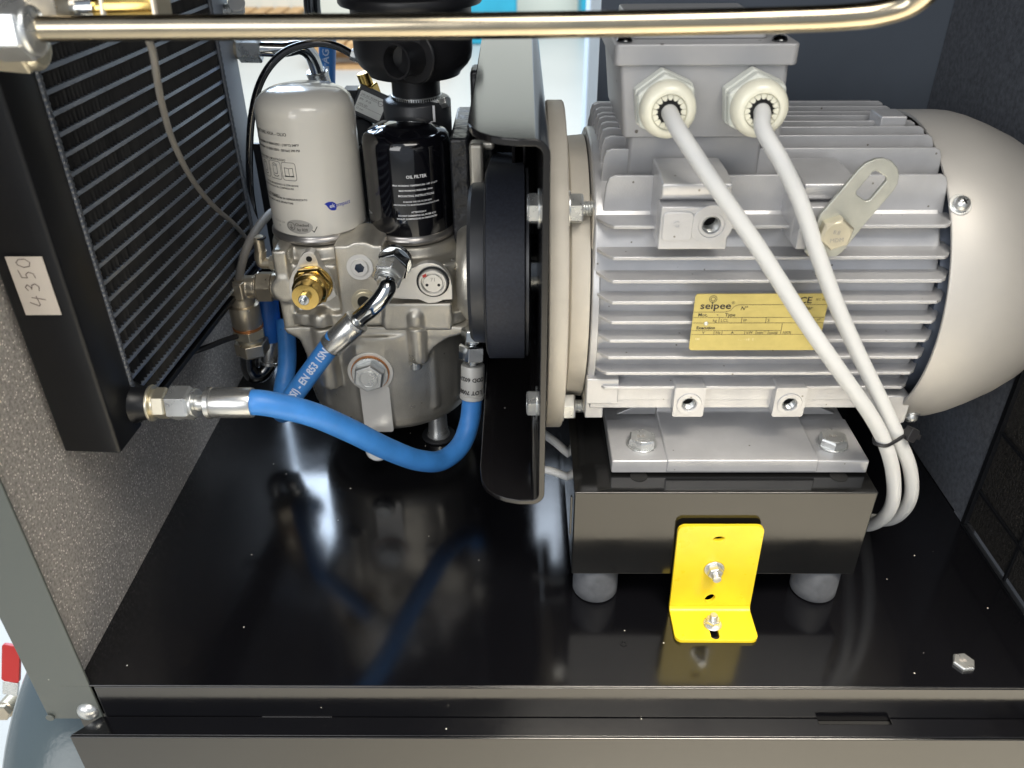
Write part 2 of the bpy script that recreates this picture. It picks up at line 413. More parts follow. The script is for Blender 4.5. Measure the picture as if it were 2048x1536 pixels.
# perforated filter mat on the right
t = thing('filter_grille', (372, 440, 0), 'black mesh filter mat in a thin frame on the right side wall', 'grille')
b = MB(); b.box(372, 374, 300, 517, 6, 700); b.build('mesh_mat', mat('filter_mesh', (.03, .028, .026, 1), .35, .2, bump=(420, 1, 1.6), var=(300, .5)), t)
b = MB(); b.box(368.5, 372, 300, 520.5, -1, 2.6); b.build('frame_bar', M['satin'], t)
b = MB(); b.box(368.5, 372, 516, 520.5, 3, 700); b.build('frame_bar', M['satin'], t)
for z in (38, 96, 154, 212):
    b = MB(); b.box(369.5, 371.8, 300, 515.8, z, z+2.2); b.build('cross_bar', M['satin'], t)
for y in (392, 452):
    b = MB(); b.box(369.8, 371.5, y, y+2.2, 3, 600); b.build('cross_bar', M['satin'], t)

# receiver tank and its red valve seen past the post
t = thing('receiver_tank', (-330, 430, -300), 'blue grey air receiver with orange peel paint below the frame', 'tank')
b = MB(); m = Matrix.Translation((26, 480, -225)) @ Matrix.Rotation(PI/2, 4, 'Y')
b.lathe([(.01, -456), (50, -455), (95, -450), (130, -440), (155, -424), (168, -404), (174, -380), (175, -355), (175, 600)], m, 96)
b.build('tank_shell', M['tankb'], t, angle=60)
t = thing('drain_valve', (-460, 520, -200), 'small valve with a red lever handle beside the tank', 'valve')
q0, q1 = at(26, 1286, 520), at(18, 1365, 505)
m = frame((q0+q1)/2, (0, -1, .25), (q0-q1))
b = MB(); L = (q0-q1).length/2
b.prism(rrect(-8, 9, -L, L, 3), -2, 2, m); b.build('lever', M['red'], t, bevel=.8)
b = MB(); b.prism([(-7, -L-16), (7, -L-16), (8, -L-.5), (-7, -L-.5)], -2, 1.5, m); b.build('lever_neck', M['zinc'], t, bevel=.5)
b = MB(); b.cyl(9, -16, 5, frame(at(14, 1415, 505), (0, -1, .3)), 24, 1); b.hexn(15, 5, 10, frame(at(14, 1415, 505), (0, -1, .3))); b.build('valve_body', M['nickel'], t)

# workshop background seen through the open rear
def pallet(x, y, lab):
    t = thing('pallet', (x, y, -520), lab, 'pallet', 'pallets on the workshop floor')
    for i in range(7): 
        b = MB(); b.box(x+i*115, x+i*115+92, y, y+800, -398, -378); b.build('board', M['wood'], t)
    for i in range(3):
        b = MB(); b.box(x, x+790, y+i*340, y+i*340+100, -420, -398.2); b.build('stringer', M['wood'], t)
        for j in range(3):
            b = MB(); b.box(x+j*330, x+j*330+120, y+i*340, y+i*340+100, -500, -420.2); b.build('block', M['wood'], t)
        b = MB(); b.box(x, x+790, y+i*340, y+i*340+100, -520, -500.2); b.build('stringer', M['wood'], t)
q = atz(640, 140, -520); pallet(q.x-60, q.y, 'orange brown wooden pallet seen behind the blue hose by the separator')
q = atz(520, 70, -520); pallet(q.x-500, q.y, 'wooden pallet farther back beside the radiator edge')
def crate(x, y, wx, h, lab):
    t = thing('storage_crate', (x, y, -520), lab, 'crate', 'teal crates on the workshop floor')
    b = MB(); b.box(x, x+wx, y, y+350, -520, -520+h); b.build('crate_body', M['teal'], t, bevel=15)
    b = MB(); b.box(x-12, x+wx+12, y-12, y+362, -520+h+1, -520+h+40); b.build('crate_lid', M['greyp'], t, bevel=6)
q = atz(940, 90, -520); q2 = atz(1035, 90, -520)
crate(q.x, q.y, (q2.x-q.x)*.99, 420, 'teal crate standing behind the tall black bracket')
q = atz(1160, 74, -520)
crate(q.x, q.y, 420, 560, 'teal crate in the gap between bracket and terminal box')
t = thing('steel_cabinet', (q.x+500, q.y-900, -520), 'pale grey steel column standing close to the machine back edge', 'column')
a0, a1 = at(1176, 100, 1700), at(1200, 100, 1700)
b = MB(); b.box(a0.x, a1.x+160, 1700, 1800, -520, 1500); b.build('column_body', mat('pale_column', (.55, .62, .68, 1), .5), t, bevel=4)

# ================================================================== radiator
RA = math.radians(3.2)
RO_ = Vector((-259, 422, 0))
RM = Matrix.Translation(RO_) @ Matrix.Rotation(-RA, 4, 'Z')     # local: x outwards (+X), y to the back
t = thing('oil_cooler', (-262, 560, 150), 'black finned oil cooler with end tanks on the left side wall', 'radiator')
b = MB(); b.prism(rrect(-38, 0, 0, 33, 2.5, 3), 149, 560, RM); b.build('end_tank', M['satin'], t, bevel=.6)
b = MB(); b.prism(rrect(-36, 0, 281, 318, 2, 3), 149, 560, RM); b.build('end_tank', mat('lit_rear_tank', (.30, .33, .38, 1), .45, .3), t, bevel=.6)  # paler than the front tank: the light on it is put into the colour
b = MB(); b.box(-30, -12, 33.3, 280.8, 152, 560, RM); b.build('core_block', M['core'], t)
zs = [159.5+11.45*i for i in range(29)]
bb = MB(); bb.box(-5.5, -1.2, 33.4, 280.8, -1.45, 1.45, Matrix.Rotation(-RA, 4, 'Z'))
first = None
for i, z in enumerate(zs):
    if first is None:
        b = MB(); b.v = [v+Vector((RO_.x, RO_.y, z)) for v in bb.v]; b.f = bb.f
        first = b.build('cooling_tube', M['bar'], t, bevel=.4, seg=1)
    else: shift(first, (0, 0, z-zs[0]))
b = MB(); random.seed(3)
for i, z in enumerate(zs[:-1]):
    n = 112; za, zb = z+.9, z+10.5
    vs = []; fs = []
    for k in range(n+1):
        y = 33.6+247*k/n; x = -1.25 if k % 2 == 0 else -7; j = random.uniform(-.25, .25)
        vs += [(x, y+j, za), (x, y+j, zb)]
    for k in range(n): fs.append((2*k, 2*k+1, 2*k+3, 2*k+2))
    b.add(vs, fs, RM)
b.build('corrugated_fin', mat('fin_strip', (.008, .0085, .010, 1), .45, .1, .3), t, kind='stuff', flat=True)
b = MB(); b.box(-30, -1, 33.3, 280.8, 149.5, 153.5, RM); b.build('bottom_rail', M['satin'], t, bevel=.5)
def weldbead(p0, p1, r, nm='weld_bead', n=60, mt='weld'):
    b = MB(); P = []; rs = []
    p0, p1 = Vector(p0), Vector(p1)
    for i in range(n*4+1):
        f = i/(n*4); P.append(p0.lerp(p1, f)); rs.append(r*(.82+.22*abs(math.sin(f*n*PI))+random.uniform(-.04, .04)))
    b.tube(P, rs, 10, 0); return b.build(nm, M[mt], t, angle=80)
weldbead(RM @ Vector((-.8, 34, 152)), RM @ Vector((-.8, 34, 480)), 2.3, n=95)
weldbead(RM @ Vector((-.8, 281, 152)), RM @ Vector((-.8, 281, 480)), 2.3, n=70)
weldbead(RM @ Vector((-32, -1.0, 381)), RM @ Vector((-1, -1.0, 386)), 6.5, 'weld_bead', n=9, mt='ferrule')
b = MB(); b.prism(rrect(-37, -1, -.9, 2, .8, 2), 386, 560, RM); b.build('filler_plate', M['satin'], t, bevel=.4)
# hose port
hp = at(302, 806, 455)
b = MB(); m = frame(hp-Vector((14, 0, 0)), (1, 0, 0)); b.lathe([(22, -10), (19, -2), (14.5, 3), (12, 7), (11.2, 14)], m, 32); b.build('hose_port', M['satin'], t)
weldbead(hp+Vector((-15, -1, 19)), hp+Vector((-15, 9, 16)), 2.4, n=5)
b = MB(); m = frame(hp, (1, 0, 0)); b.cyl(12.4, 0, 2.2, m, 32, .4); b.cyl(9.5, 2.2, 4.5, m); b.hexn(19, 4.5, 12.5, m, .2); b.cyl(8.4, 12.5, 17, m, 28)
b.build('port_adapter', M['zincy'], t, bevel=.3)
# paper sticker with handwriting
t2 = thing('paper_sticker', at(70, 575, 421.4), 'small beige paper sticker with handwritten 4350 on the black tank', 'sticker')
q = [at(17, 514, 421.3), at(92, 517, 421.3), at(123, 632, 421.3), at(52, 630, 421.3)]
ex = (q[1]-q[0]).normalized(); W_ = (q[1]-q[0]).length; H_ = (q[0]-q[3]).length
m = frame(q[3]+Vector((0, .5, 0)), (0, -1, 0)); b = MB(); b.box(0, W_, 0, H_, 0, .6, m); b.build('paper', M['paper'], t2)
mt = m @ Matrix.Translation((W_*.66, H_*.13, .75)) @ Matrix.Rotation(math.radians(90), 4, 'Z')
b = MB()   # pencil strokes: 4 3 5 0, running upwards
def stroke(pts): strip(b, [(x*1.0, y*1.0) for x, y in pts], .55, mt)
stroke([(3.5, 8.5), (1.2, 3.8), (2.2, 3.0), (7.5, 3.8)]); stroke([(6.6, 6.5), (5.6, 1.0), (5.2, -1)])
stroke([(11, 7), (13, 8.2), (14.6, 6.6), (13, 5), (11.8, 4.8), (14.4, 4), (15.2, 2), (13.4, .2), (11, .8)])
stroke([(21.5, 8.4), (19.2, 8.2), (19.0, 5.0), (21, 5.4), (22.5, 3.4), (21.4, .9), (18.8, .4)]); stroke([(21.4, 8.4), (23.6, 9.0)])
stroke([(27, 8), (25.4, 5), (26, 1.6), (28.4, .6), (30.4, 3), (30.2, 6.6), (28.4, 8.4), (27, 8)])
b.build('handwriting', M['pencil'], t2, flat=True)

# ================================================================== electric motor
AX = Vector((0, 564, 226))                      # motor axis runs along X
XL, XR = at(1216, 560, 458).x, at(1895, 560, 458).x      # fin ends
mo = thing('electric_motor', (165, 564, 113), 'silver finned electric motor bolted on the black support', 'motor')
def fx(u, v, Y): return at(u, v, Y).x
# body barrel
b = MB(); mX = frame((0, 561, 221), (1, 0, 0)); mC = frame((0, 560, 216), (1, 0, 0))
b.prism(rrect(-92.5, 92.5, -92.5, 92.5, 80, 12), XL-8, XR, mX)
b.build('barrel', M['silver'], mo, bevel=2)
# side cooling fins, horizontal plates reading as bright lips
sides = [(457, 283.6), (521, 266.6), (565, 253.6), (607, 240.2), (646, 226.6), (685, 212.6), (719, 199), (753, 184.4), (783, 170), (800, 162)]
hz = [283.6, 266.8, 253.4, 240.0, 226.4, 212.6, 198.8, 184.6, 170.2]
Yf = [469, 461, 456.5, 454.5, 454, 455, 457.5, 461, 466]
for k, (z, Y) in enumerate(zip(hz, Yf)):
    for side in (1, -1):
        y0 = Y if side == 1 else 1128-Y
        yr = 564-side*84*math.sqrt(max(.05, 1-((z-226)/97)**2))
        yr = 564-side*74 if k in (0, 8) else yr
        e0 = XL+random.uniform(-.3, .3); r = 4
        poly = [(e0-6, yr), (e0-6, y0+side*13), (e0, y0+side*3), (e0+3.2, y0), (XR-4, y0), (XR-.5, y0+side*3), (XR+5, y0+side*12), (XR+5, yr)]
        if k == 0 and side == 1: # first fin is interrupted by the lifting pads
            pass
        b = MB(); b.prism(poly, z-1.15, z+1.15); b.build('cooling_fin', M['silver'], mo, bevel=.6)
# upper cooling fins, upright plates
vy = [(490, 309), (506, 320.5), (520, 324.5), (534, 326), (548, 326), (562, 326), (576, 325), (590, 325), (604, 325), (618, 322), (634, 311)]
for k, (Y, zt) in enumerate(vy):
    r = 5; x0, x1 = XL-1, XR-1
    if k > 0: x0 -= 1
    zb = 280
    if k in (0, 10): zb = 276
    poly = [(x0-2, zb), (x1+4, zb), (x1+1, zt-6), (x1-1, zt-1.5), (x1-4, zt), (x0+5, zt), (x0+1.5, zt-1.5), (x0, zt-6)]
    b = MB(); b.prism([(p[0], p[1]) for p in poly], -1.1, 1.1, Matrix.Translation((0, Y, 0)) @ Matrix.Rotation(PI/2, 4, 'X'))
    b.build('cooling_fin', M['silver'], mo, bevel=.6)
# lower fins under the barrel
for k, (Y, zb) in enumerate([(470, 158), (482, 150), (500, 140), (520, 134)]):
    b = MB(); b.box(XL-4, XR-14, Y, Y+2.2, zb, 186 if k > 0 else 168); b.build('cooling_fin', M['silver'], mo, bevel=.5)
b = MB(); b.box(XL-6, XR-12, 471, 474, 150.5, 161.5); b.build('lower_rail', M['silver'], mo, bevel=1)
# end shield between flange and barrel
xf0, xf1 = 17.5, 29.5
b = MB(); b.lathe([(88, xf1-.5), (94, xf1+3), (95, XL-9.5), (91, XL-9)], mC, 72)
for sy in (-1, 1):
    for sz in (-1, 1): b.box(xf1+16, XL-9, 560+sy*66-15, 560+sy*66+15, 216+sz*62-13, 216+sz*62+13)
b.build('end_shield', M['flange'], mo, bevel=1.2)
b = MB(); b.lathe([(90, XL-8.6), (96, XL-8.4), (97, XL-3.4), (90, XL-3)], mC, 72)
b.box(XL-8.7, XL+4, 474, 500, 140, 170)
b.build('casing_collar', M['silver'], mo, bevel=1)
b = MB(); b.lathe([(60, xf0), (117, xf0), (118, xf0+1), (118, xf1-1), (117, xf1), (60, xf1)], mC, 128); b.build('mounting_flange', M['flange'], mo, angle=50)
b = MB(); b.cyl(22, -30, xf0+1, mC, 32); b.build('shaft', M['darkst'], mo)
b = MB(); b.lathe([(84, XR+2), (92, XR+3), (94, XR+8), (94, XR+22)], mC, 72); b.build('rear_shield', mat('dark_grey_shield', (.10, .12, .16, 1), .5, .3), mo)
# fan cover
xc = fx(1909, 560, 452)
b = MB()
P_ = [(110, xc), (110.6, xc+1), (110.6, xc+24), (110.0, xc+32), (107.8, xc+41), (103, xc+54), (96, xc+70), (88, xc+84), (80, xc+91), (60, xc+94), (8, xc+95)]
b.lathe(P_+[(max(r_-1.6, 7), h_-(1.2 if k_ > 2 else 0)) for k_, (r_, h_) in reversed(list(enumerate(P_)))], mC, 144, close=True)
b.build('fan_cover', M['cover'], mo, angle=50)
def capscrew(p, n, parent, r=5, mt='zinc', name='screw'):
    m = frame(p, n); b = MB(); b.cyl(r*1.35, -.5, .9, m, 28, .2); b.lathe([(r, .9), (r*1.02, r*.5), (r*.85, r*.95), (r*.5, r*1.2), (.01, r*1.28)], m, 28)
    o = b.build(name, M[mt], parent)
    b = MB(); k = r*1.26
    for a in (0, PI/2): b.box(-r*.42, r*.42, -r*.09, r*.09, k, k+.25, m @ Matrix.Rotation(a+.4, 4, 'Z'))
    b.build('cross_slot', M['hole'], o); return o
a_ = math.radians(44); capscrew(Vector((fx(1945, 392, 470), 560-110.4*math.cos(a_), 216+110.4*math.sin(a_))), (0, -math.cos(a_), math.sin(a_)), mo, 5)
a_ = math.radians(-46); capscrew(Vector((fx(1818, 825, 486), 560-110.4*math.cos(a_), 216+110.4*math.sin(a_))), (0, -math.cos(a_), math.sin(a_)), mo, 4.6)
# rear casing lugs near the fan cover
b = MB(); p = at(1776, 795, 480); b.prism(rrect(-10, 10, -14, 9, 3), 0, 12, frame(p, (0, -1, 0))); b.build('casing_lug', M['silver'], mo, bevel=1)
b = MB(); p = at(1785, 250, 540); b.box(p.x-9, p.x+8, 538, 558, 300, 331); b.build('casing_lug', M['silver'], mo, bevel=1.2)
b = MB(); p = at(1206, 790, 476); b.box(XL-9, XL+13, 468, 496, 156, 176); b.build('casing_lug', M['silver'], mo, bevel=1)

# lifting pads
mXZ = Matrix(((1, 0, 0, 0), (0, 0, 1, 0), (0, 1, 0, 0), (0, 0, 0, 1)))
def pad(u0, u1, vtop, vbot, Y, hole=None):
    p0, p1 = at(u0, vtop, Y), at(u1, vbot, Y); z1, z0 = p0.z, p1.z
    pts = [(Y+12, z0), (Y+12, z1), (Y+6, z1+2.5), (Y+4, z1+6.5), (Y+4, z1+12), (Y+22, z1+14.5), (Y+46, z1+14.5), (Y+46, z0)]
    m = Matrix(((0, 0, 1, 0), (1, 0, 0, 0), (0, 1, 0, 0), (0, 0, 0, 1)))
    b = MB(); b.prism(pts, p0.x, p1.x, m); o = b.build('lifting_pad', M['silver'], mo, bevel=1.3, seg=3)
    b = MB(); b.prism([(p0.x+.1, z0+.1), (p1.x-.1, z0+.1), (p1.x-.1, z1), (p0.x+.1, z1)], Y, Y+11.9, mXZ, holes=[circ(hole.x, hole.z, 5.4, 24)] if hole else [])
    b.build('pad_face', M['silver'], o, bevel=.8, angle=30)
    return o, p0, p1
def tapped(p, r, parent, n=(0, 1, 0), dep=11):
    b = MB(); pr = []; h = .4; k = 0
    while h < dep: pr.append((r*(1 if k % 2 else .86), h)); h += .75; k += 1
    m = frame(p, n); b.lathe(pr, m, 24, close=False); b.f = b.f[:-2]; o = b.build('thread', M['zinc'], parent)
    b = MB(); b.cyl(r, dep, dep+.4, m, 24); b.build('hole', M['hole'], parent)
hc = at(1423, 450, 452)
o, p0, p1 = pad(1323, 1452, 414, 499, 452, hc)
b = MB(); b.prism(rrect(p0.x+1.5, p0.x+(p1.x-p0.x)*.47, p1.z+6, p0.z-3, 2.5), 0, 1.0, Matrix.Translation((0, 452, 0)) @ Matrix.Rotation(PI/2, 4, 'X')); b.build('raised_field', M['silver'], o, bevel=.6)
b = MB(); b.ring(7.6, 12.2, -.4, .7, frame(hc, (0, -1, 0)), 40); b.ring(5.5, 7.6, -.4, .25, frame(hc, (0, -1, 0)), 40); b.build('hole_collar', M['silver'], o, bevel=.3)
tapped(hc, 5.35, o)
b = MB(); b.ring(1.1, 2.0, 0, .5, frame(at(1354, 450, 450.9), (0, -1, 0)), 20); b.build('punch_mark', M['silver'], o)
o2, p0, p1 = pad(1606, 1694, 414, 499, 452)
# lower threaded blocks
for u in (1378, 1579):
    p = at(u, 808, 463)
    m = frame(p, (0, -1, 0)); b = MB(); b.prism(rrect(-10.5, 10.5, -10.5, 13, 1.5), -12, 0, m, holes=[circ(0, 0, 4.9, 24)]); o = b.build('threaded_block', M['silver'], mo, bevel=.9, angle=30)
    b = MB(); b.ring(5.2, 8.4, -.2, .7, m, 36); b.build('hole_collar', M['silver'], o, bevel=.3); tapped(p, 4.85, o, dep=7)
    b = MB(); b.box(p.x-10, p.x+10, p.y+12.2, p.y+30, p.z-10, p.z+12); b.build('block_root', M['silver'], o)
# lifting tab
m = frame(at(1664, 458, 448), (0, -1, 0))
tb = []
c1 = (25.5, 38.5); 
tabp = [(-13, -16), (9, -16), (12, -9), (33, 29)]
def arc(cx, cy, r, a0, a1, n=10): return [(cx+r*math.cos(a0+(a1-a0)*i/n), cy+r*math.sin(a0+(a1-a0)*i/n)) for i in range(n+1)]
ta = math.radians(59)
ex_, ey_ = math.cos(ta), math.sin(ta)
def tp(a, s): return (a*ex_-s*ey_, a*ey_+s*ex_)      # a along, s sideways
outer = [tp(a, s) for a, s in [(-9, -14)]]
outer = [(-14, -13), (-11, -16), (5, -16), (8, -13)] + [tp(14, -12.6), tp(34, -12.6)] + [tp(34+12.6*math.cos(x), 12.6*math.sin(x)) for x in [-1.2, -.8, -.4, 0, .4, .8, 1.2]] + [tp(34, 12.6), tp(14, 12.6), tp(4, 13)]
slot = [tp(27+s*0, -4.5), tp(39, -4.5), tp(40.5, -3), tp(40.5, 3), tp(39, 4.5), tp(27, 4.5), tp(25.5, 3), tp(25.5, -3)] if False else [tp(a, s) for a, s in [(24, -5), (37, -5), (38.5, -3.5), (38.5, 3.5), (37, 5), (24, 5), (22.5, 3.5), (22.5, -3.5)]]
b = MB(); b.prism(outer, 0, 2.6, m, holes=[slot]); lt = b.build('lifting_tab', mat('galvanised_tab', (.48, .485, .44, 1), .4, .75, bump=(300, .15, .1), var=(60, .12)), mo, bevel=.5)
b = MB(); mm_ = m @ Matrix.Translation((0, 0, 2.7)); b.hexn(17, 0, 6.6, mm_, .35); b.cyl(7.6, 6.4, 6.95, mm_, 32, .2); ob = b.build('bolt', M['zincy'], lt, bevel=.25)
b = MB(); flat_text(b, '8.8', 3.4, mm_ @ Matrix.Translation((-3, 1, 7.1)) @ Matrix.Rotation(-.15, 4, 'Z')); flat_text(b, 'MDM', 3.4, mm_ @ Matrix.Translation((-3.6, -4.4, 7.1)) @ Matrix.Rotation(.1, 4, 'Z')); b.build('bolt_marking', M['faint'], lt, flat=True)

# foot
b = MB(); L0, L1, T0 = 63, 237, 449.2
b.box(63, 240, 449, 500, 110.8, 121.5); 
foot = b.build('foot', M['silver'], mo, bevel=1.2)
b = MB(); pts = [(447.8, 112.5), (447.8, 122.8), (503, 125), (512, 138), (530, 142), (530, 112.5)]
m = Matrix(((0, 0, 1, 0), (1, 0, 0, 0), (0, 1, 0, 0), (0, 0, 0, 1))); b.prism(pts, 101, 205, m); b.build('foot_bridge', M['silver'], mo, bevel=1.2)
for x, s in ((101, -1), (205, 1)):
    b = MB(); b.prism([(x, 121), (x+s*30, 121), (x, 137)], 506, 511, Matrix(((1, 0, 0, 0), (0, 0, 1, 0), (0, 1, 0, 0), (0, 0, 0, 1)))); b.build('gusset', M['silver'], mo, bevel=.8)
b = MB(); b.box(63, 240, 500.3, 521, 110.8, 119.5); b.build('foot_web', M['silver'], mo, bevel=1)
for u in (1283, 1664):
    p = atz(u, 888, 121.6)
    m = frame(p, (0, 0, 1)); b = MB(); b.cyl(10.8, 0, 1.2, m, 36, .3); b.hexn(17.4, 1.2, 6.8, m, .35); b.cyl(7.8, 6.5, 7.0, m, 28, .2)
    o = b.build('foot_bolt', M['zinc'], mo, bevel=.25)
    b = MB(); flat_text(b, '8.8', 4.2, m @ Matrix.Translation((-3.6, -1.4, 7.1)), bold=.035); b.build('bolt_marking', M['faint'], o, flat=True)

# nameplate
q0 = at(1396, 587, 452.4); q1 = at(1658, 704, 452.4)
PW, PH = 81.5, 39.5
pc = Vector((q0.x-1.5, 452.3, q0.z-PH))
m = frame(pc, (0, -1, 0))
b = MB(); b.prism(rrect(0, PW, 0, PH, 2), 0, .7, m); npl = b.build('nameplate', M['gold'], mo)
b = MB(); mp = m @ Matrix.Translation((0, 0, .78))
def T(txt, x, y, s, **k): flat_text(b, txt, s, mp, x, y, **k)
T('seipee', 3.6, 29.4, 6.6, bold=.02, xs=1.14); T('®', 22.6, 32.6, 2.8)
b.ring(2.1, 2.45, 0, .05, mp @ Matrix.Translation((11, 36.2, 0)), 28); b.ring(1.15, 1.5, 0, .05, mp @ Matrix.Translation((11, 36.2, 0)), 28)
T('N°', 28.5, 28.6, 3.5, bold=.02, shear=.25); T('Mot.', 3, 24.2, 3.2, bold=.02); T('-', 14.5, 24.6, 3, bold=.035); T('Type', 19.6, 24.2, 3.2, bold=.02)
T('CE', 63.5, 33.2, 6.0, bold=.02, xs=1.1); T('IEC 60034-1', 74.0, 35, 2.1, xs=.8) if False else T('IEC 60', 73.6, 35, 2.2)
T('bar', 68, 28.8, 3.4, bold=.02, shear=.25)
for s_, x_ in (('kg', 12.5), ('LCL', 17.4), ('IP', 31.4), ('S', 46.4)): T(s_, x_, 20.4, 2.9)
T('μF', 77, 21.4, 2.2)
T('Execution', 3, 15.2, 2.9, bold=.035)
for s_, x_ in (('V', 7), ('Hz', 15.4), ('A', 25), ('kW', 34.6), ('min⁻¹', 41.2), ('cosφ', 48.8), ('100%', 57), ('75%', 70)): T(s_, x_, 11.9, 2.6, bold=.01)
def Ln(*p): strip(b, p, .30, mp)
Ln((.4, 27.2), (19.5, 27.2), (22.5, 28.2), (24.5, 31), (27, 32.2), (81, 32.2)); Ln((.4, 23.4), (81, 23.4)); Ln((.4, 19.6), (81, 19.6)); Ln((.4, 14.2), (56, 14.2)); Ln((.4, 11.4), (81, 11.4))
for x_ in (16.4, 30.4, 45.4): Ln((x_, 19.6), (x_, 23.4))
for x_ in (14.4, 19.4, 33.6, 40.6, 48.2): Ln((x_, 11.4), (x_, 14.2))
Ln((56, 11.4), (56, 19.6))
b.build('printed_text', M['ink'], npl, flat=True)
b = MB(); flat_text(b, '180', 2.0, mp, 3, 7.5); flat_text(b, '- . .  · 1.8 · 2', 2.0, mp, 30, 7.2); b.build('stamped_text', mat('pale_stamp', (.75, .68, .42, 1), .4), npl, flat=True)
for x_ in (8.6, 73.5):
    b = MB(); b.sphere(1.35, mp @ Matrix.Translation((x_, 19.3, .2)), 16, sz=.6); b.build('rivet', M['zinc'], npl)

# terminal box
bx0, bx1 = at(1247, 272, 500).x, at(1563, 272, 500).x
tx0, tx1 = at(1231, 130, 499).x, at(1585, 130, 499).x
b = MB(); z0, z1 = 329, 371
def tb_box(xa, xb, xc_, xd, ya, yb, za, zb_, r=3):
    lo = rrect(xa, xb, ya, yb, r, 3); hi = rrect(xc_, xd, ya, yb, r, 3); n = len(lo)
    return [(p[0], p[1], za) for p in lo]+[(p[0], p[1], zb_) for p in hi], [tuple(range(n-1, -1, -1)), tuple(range(n, 2*n))]+[(i, (i+1) % n, (i+1) % n+n, i+n) for i in range(n)]
b.add(*tb_box(bx0, bx1, tx0+2.5, tx1-1.5, 500, 604, z0, z1)); tbx = b.build('terminal_box', M['silver_box'], mo, bevel=.6)
b = MB(); b.prism(rrect(bx0+4, bx1-10, 503, 600, 3), 300, 328.7); b.build('box_neck', M['silver_box'], tbx, bevel=1)
b = MB(); b.prism(rrect(tx0-1, tx1+2.5, 497, 607, 4), 370.5, 382.5); b.build('lid', M['silver_box'], tbx, bevel=1.2, seg=3)
b = MB(); b.prism(rrect(tx0+10, tx1-13, 512, 592, 3), 382.6, 391); b.build('lid_crown', M['silver_box'], tbx, bevel=1)
for u in (1253, 1571):
    p = atz(u, 88, 383)
    m = frame((p.x, 504.5, 382.7), (0, 0, 1)); b = MB(); b.lathe([(4.4, 0), (4.6, .8), (3.6, 2.3), (1.6, 3.1), (.01, 3.3)], m, 24); b.build('lid_screw', M['darkst'], tbx)
# cable glands
GL = []
for u, v in ((1324, 206), (1500, 204)):
    p = at(u, v, 500); p.y = 500
    g = p+Vector((0, 0, 1.5)); m = frame(g, (0, -1, 0))
    b = MB(); b.hexn(33.5, .2, 9, m, PI/6+.12, ch=False); gl = b.build('cable_gland', M['nylonw'], mo, bevel=1.0)
    b = MB()
    pr = [(15.8, 9.1), (17.4, 9.6), (17.6, 17)]
    b.hexn(32.4, 9.2, 17.5, m, PI/6+.12, ch=False); b.build('gland_nut', M['nylonw'], gl, bevel=1.6)
    b = MB(); b.lathe([(15.8, 17.3), (16.2, 19), (16.0, 23), (14.8, 26.2), (12.6, 28.0), (10.4, 28.6), (9.9, 28.2), (9.6, 25), (9.6, 16)], m, 56); b.build('gland_dome', M['cream'], gl, angle=60)
    # clamping lamellae
    b = MB()
    for i in range(16):
        a = 2*PI*i/16; b.prism([(6.5, -.6), (7.6, -1.38), (9.5, -1.75), (9.5, 1.75), (7.6, 1.38), (6.5, .6)], 22, 27.4, m @ Matrix.Rotation(a, 4, 'Z'))
    b.build('clamp_fingers', M['cream'], gl, bevel=.2)
    b = MB(); b.cyl(7.6, 20, 25.8, m, 28); b.build('seal', M['hole'], gl)
    b = MB()
    for i in range(6):
        a = PI/6+.12+PI/3*i+PI/6
        for k in range(11):
            if i % 2: continue
            b.box(16.15, 16.55, -8+k*1.5, -7.3+k*1.5, 10.2, 16.2, m @ Matrix.Rotation(a, 4, 'Z'))
    b.build('grip_rib', M['nylonw'], gl)
    GL.append(g)

# ================================================================== cables
def cable(name, pts, r, mt, lab, cat, smooth=12, seg=20, group=None):
    b = MB(); b.tube(pts, r, seg, smooth); o = b.build(name, M[mt], None, angle=80); return tag(o, lab, cat, group)
c1 = [GL[0]+Vector((0, -15, 0)), GL[0]+Vector((.5, -26, -.8)), at(1352, 252, 462), at(1404, 332, 446), at(1522, 504, 432), at(1603, 632, 426), at(1653, 705, 424), at(1713, 790, 427), at(1743, 834, 430), at(1768, 882, 434), at(1785, 940, 441), at(1786, 1000, 448), at(1770, 1032, 458), at(1740, 1050, 476), at(1690, 1046, 520)]
cable('motor_cable', c1, 4.75, 'cable', 'pale grey round cable from the left gland crossing the nameplate', 'cable', group='motor supply cables')
c2 = [GL[1]+Vector((0, -15, 0)), GL[1]+Vector((.5, -26, -.8)), at(1526, 258, 464), at(1562, 322, 452), at(1599, 400, 446), at(1634, 504, 441), at(1669, 600, 438), at(1713, 700, 437), at(1752, 780, 437), at(1777, 832, 438), at(1799, 882, 441), at(1820, 938, 448), at(1822, 990, 456), at(1806, 1022, 468), at(1776, 1040, 488), at(1720, 1036, 530)]
cable('motor_cable', c2, 4.75, 'cable', 'pale grey round cable from the right gland passing beside the lifting tab', 'cable', group='motor supply cables')
ct = thing('cable_tie', at(1795, 876, 436), 'black cable tie holding both pale cables together', 'cable tie')
ring = [at(1748, 876, 438), at(1751, 887, 431.5), at(1768, 892, 428), at(1788, 884, 431.5), at(1806, 873, 435), at(1816, 866, 442), at(1806, 862, 450), at(1780, 868, 450), at(1756, 870, 444)]
b = MB(); b.tube(ring+[ring[0]], 1.25, 8, 8, cap=False); b.build('strap', M['blackpl'], ct)
b = MB(); m = frame(at(1820, 868, 436), (.3, -1, .2), (.5, 0, 1)); b.prism(rrect(-3, 4, -4.5, 4.5, 1), -3, 3, m); b.build('lock', M['blackpl'], ct, bevel=.5)
b = MB(); b.box(3, 9, -1.8, 1.8, -.6, .8, m); b.build('cut_tail', M['blackpl'], ct)
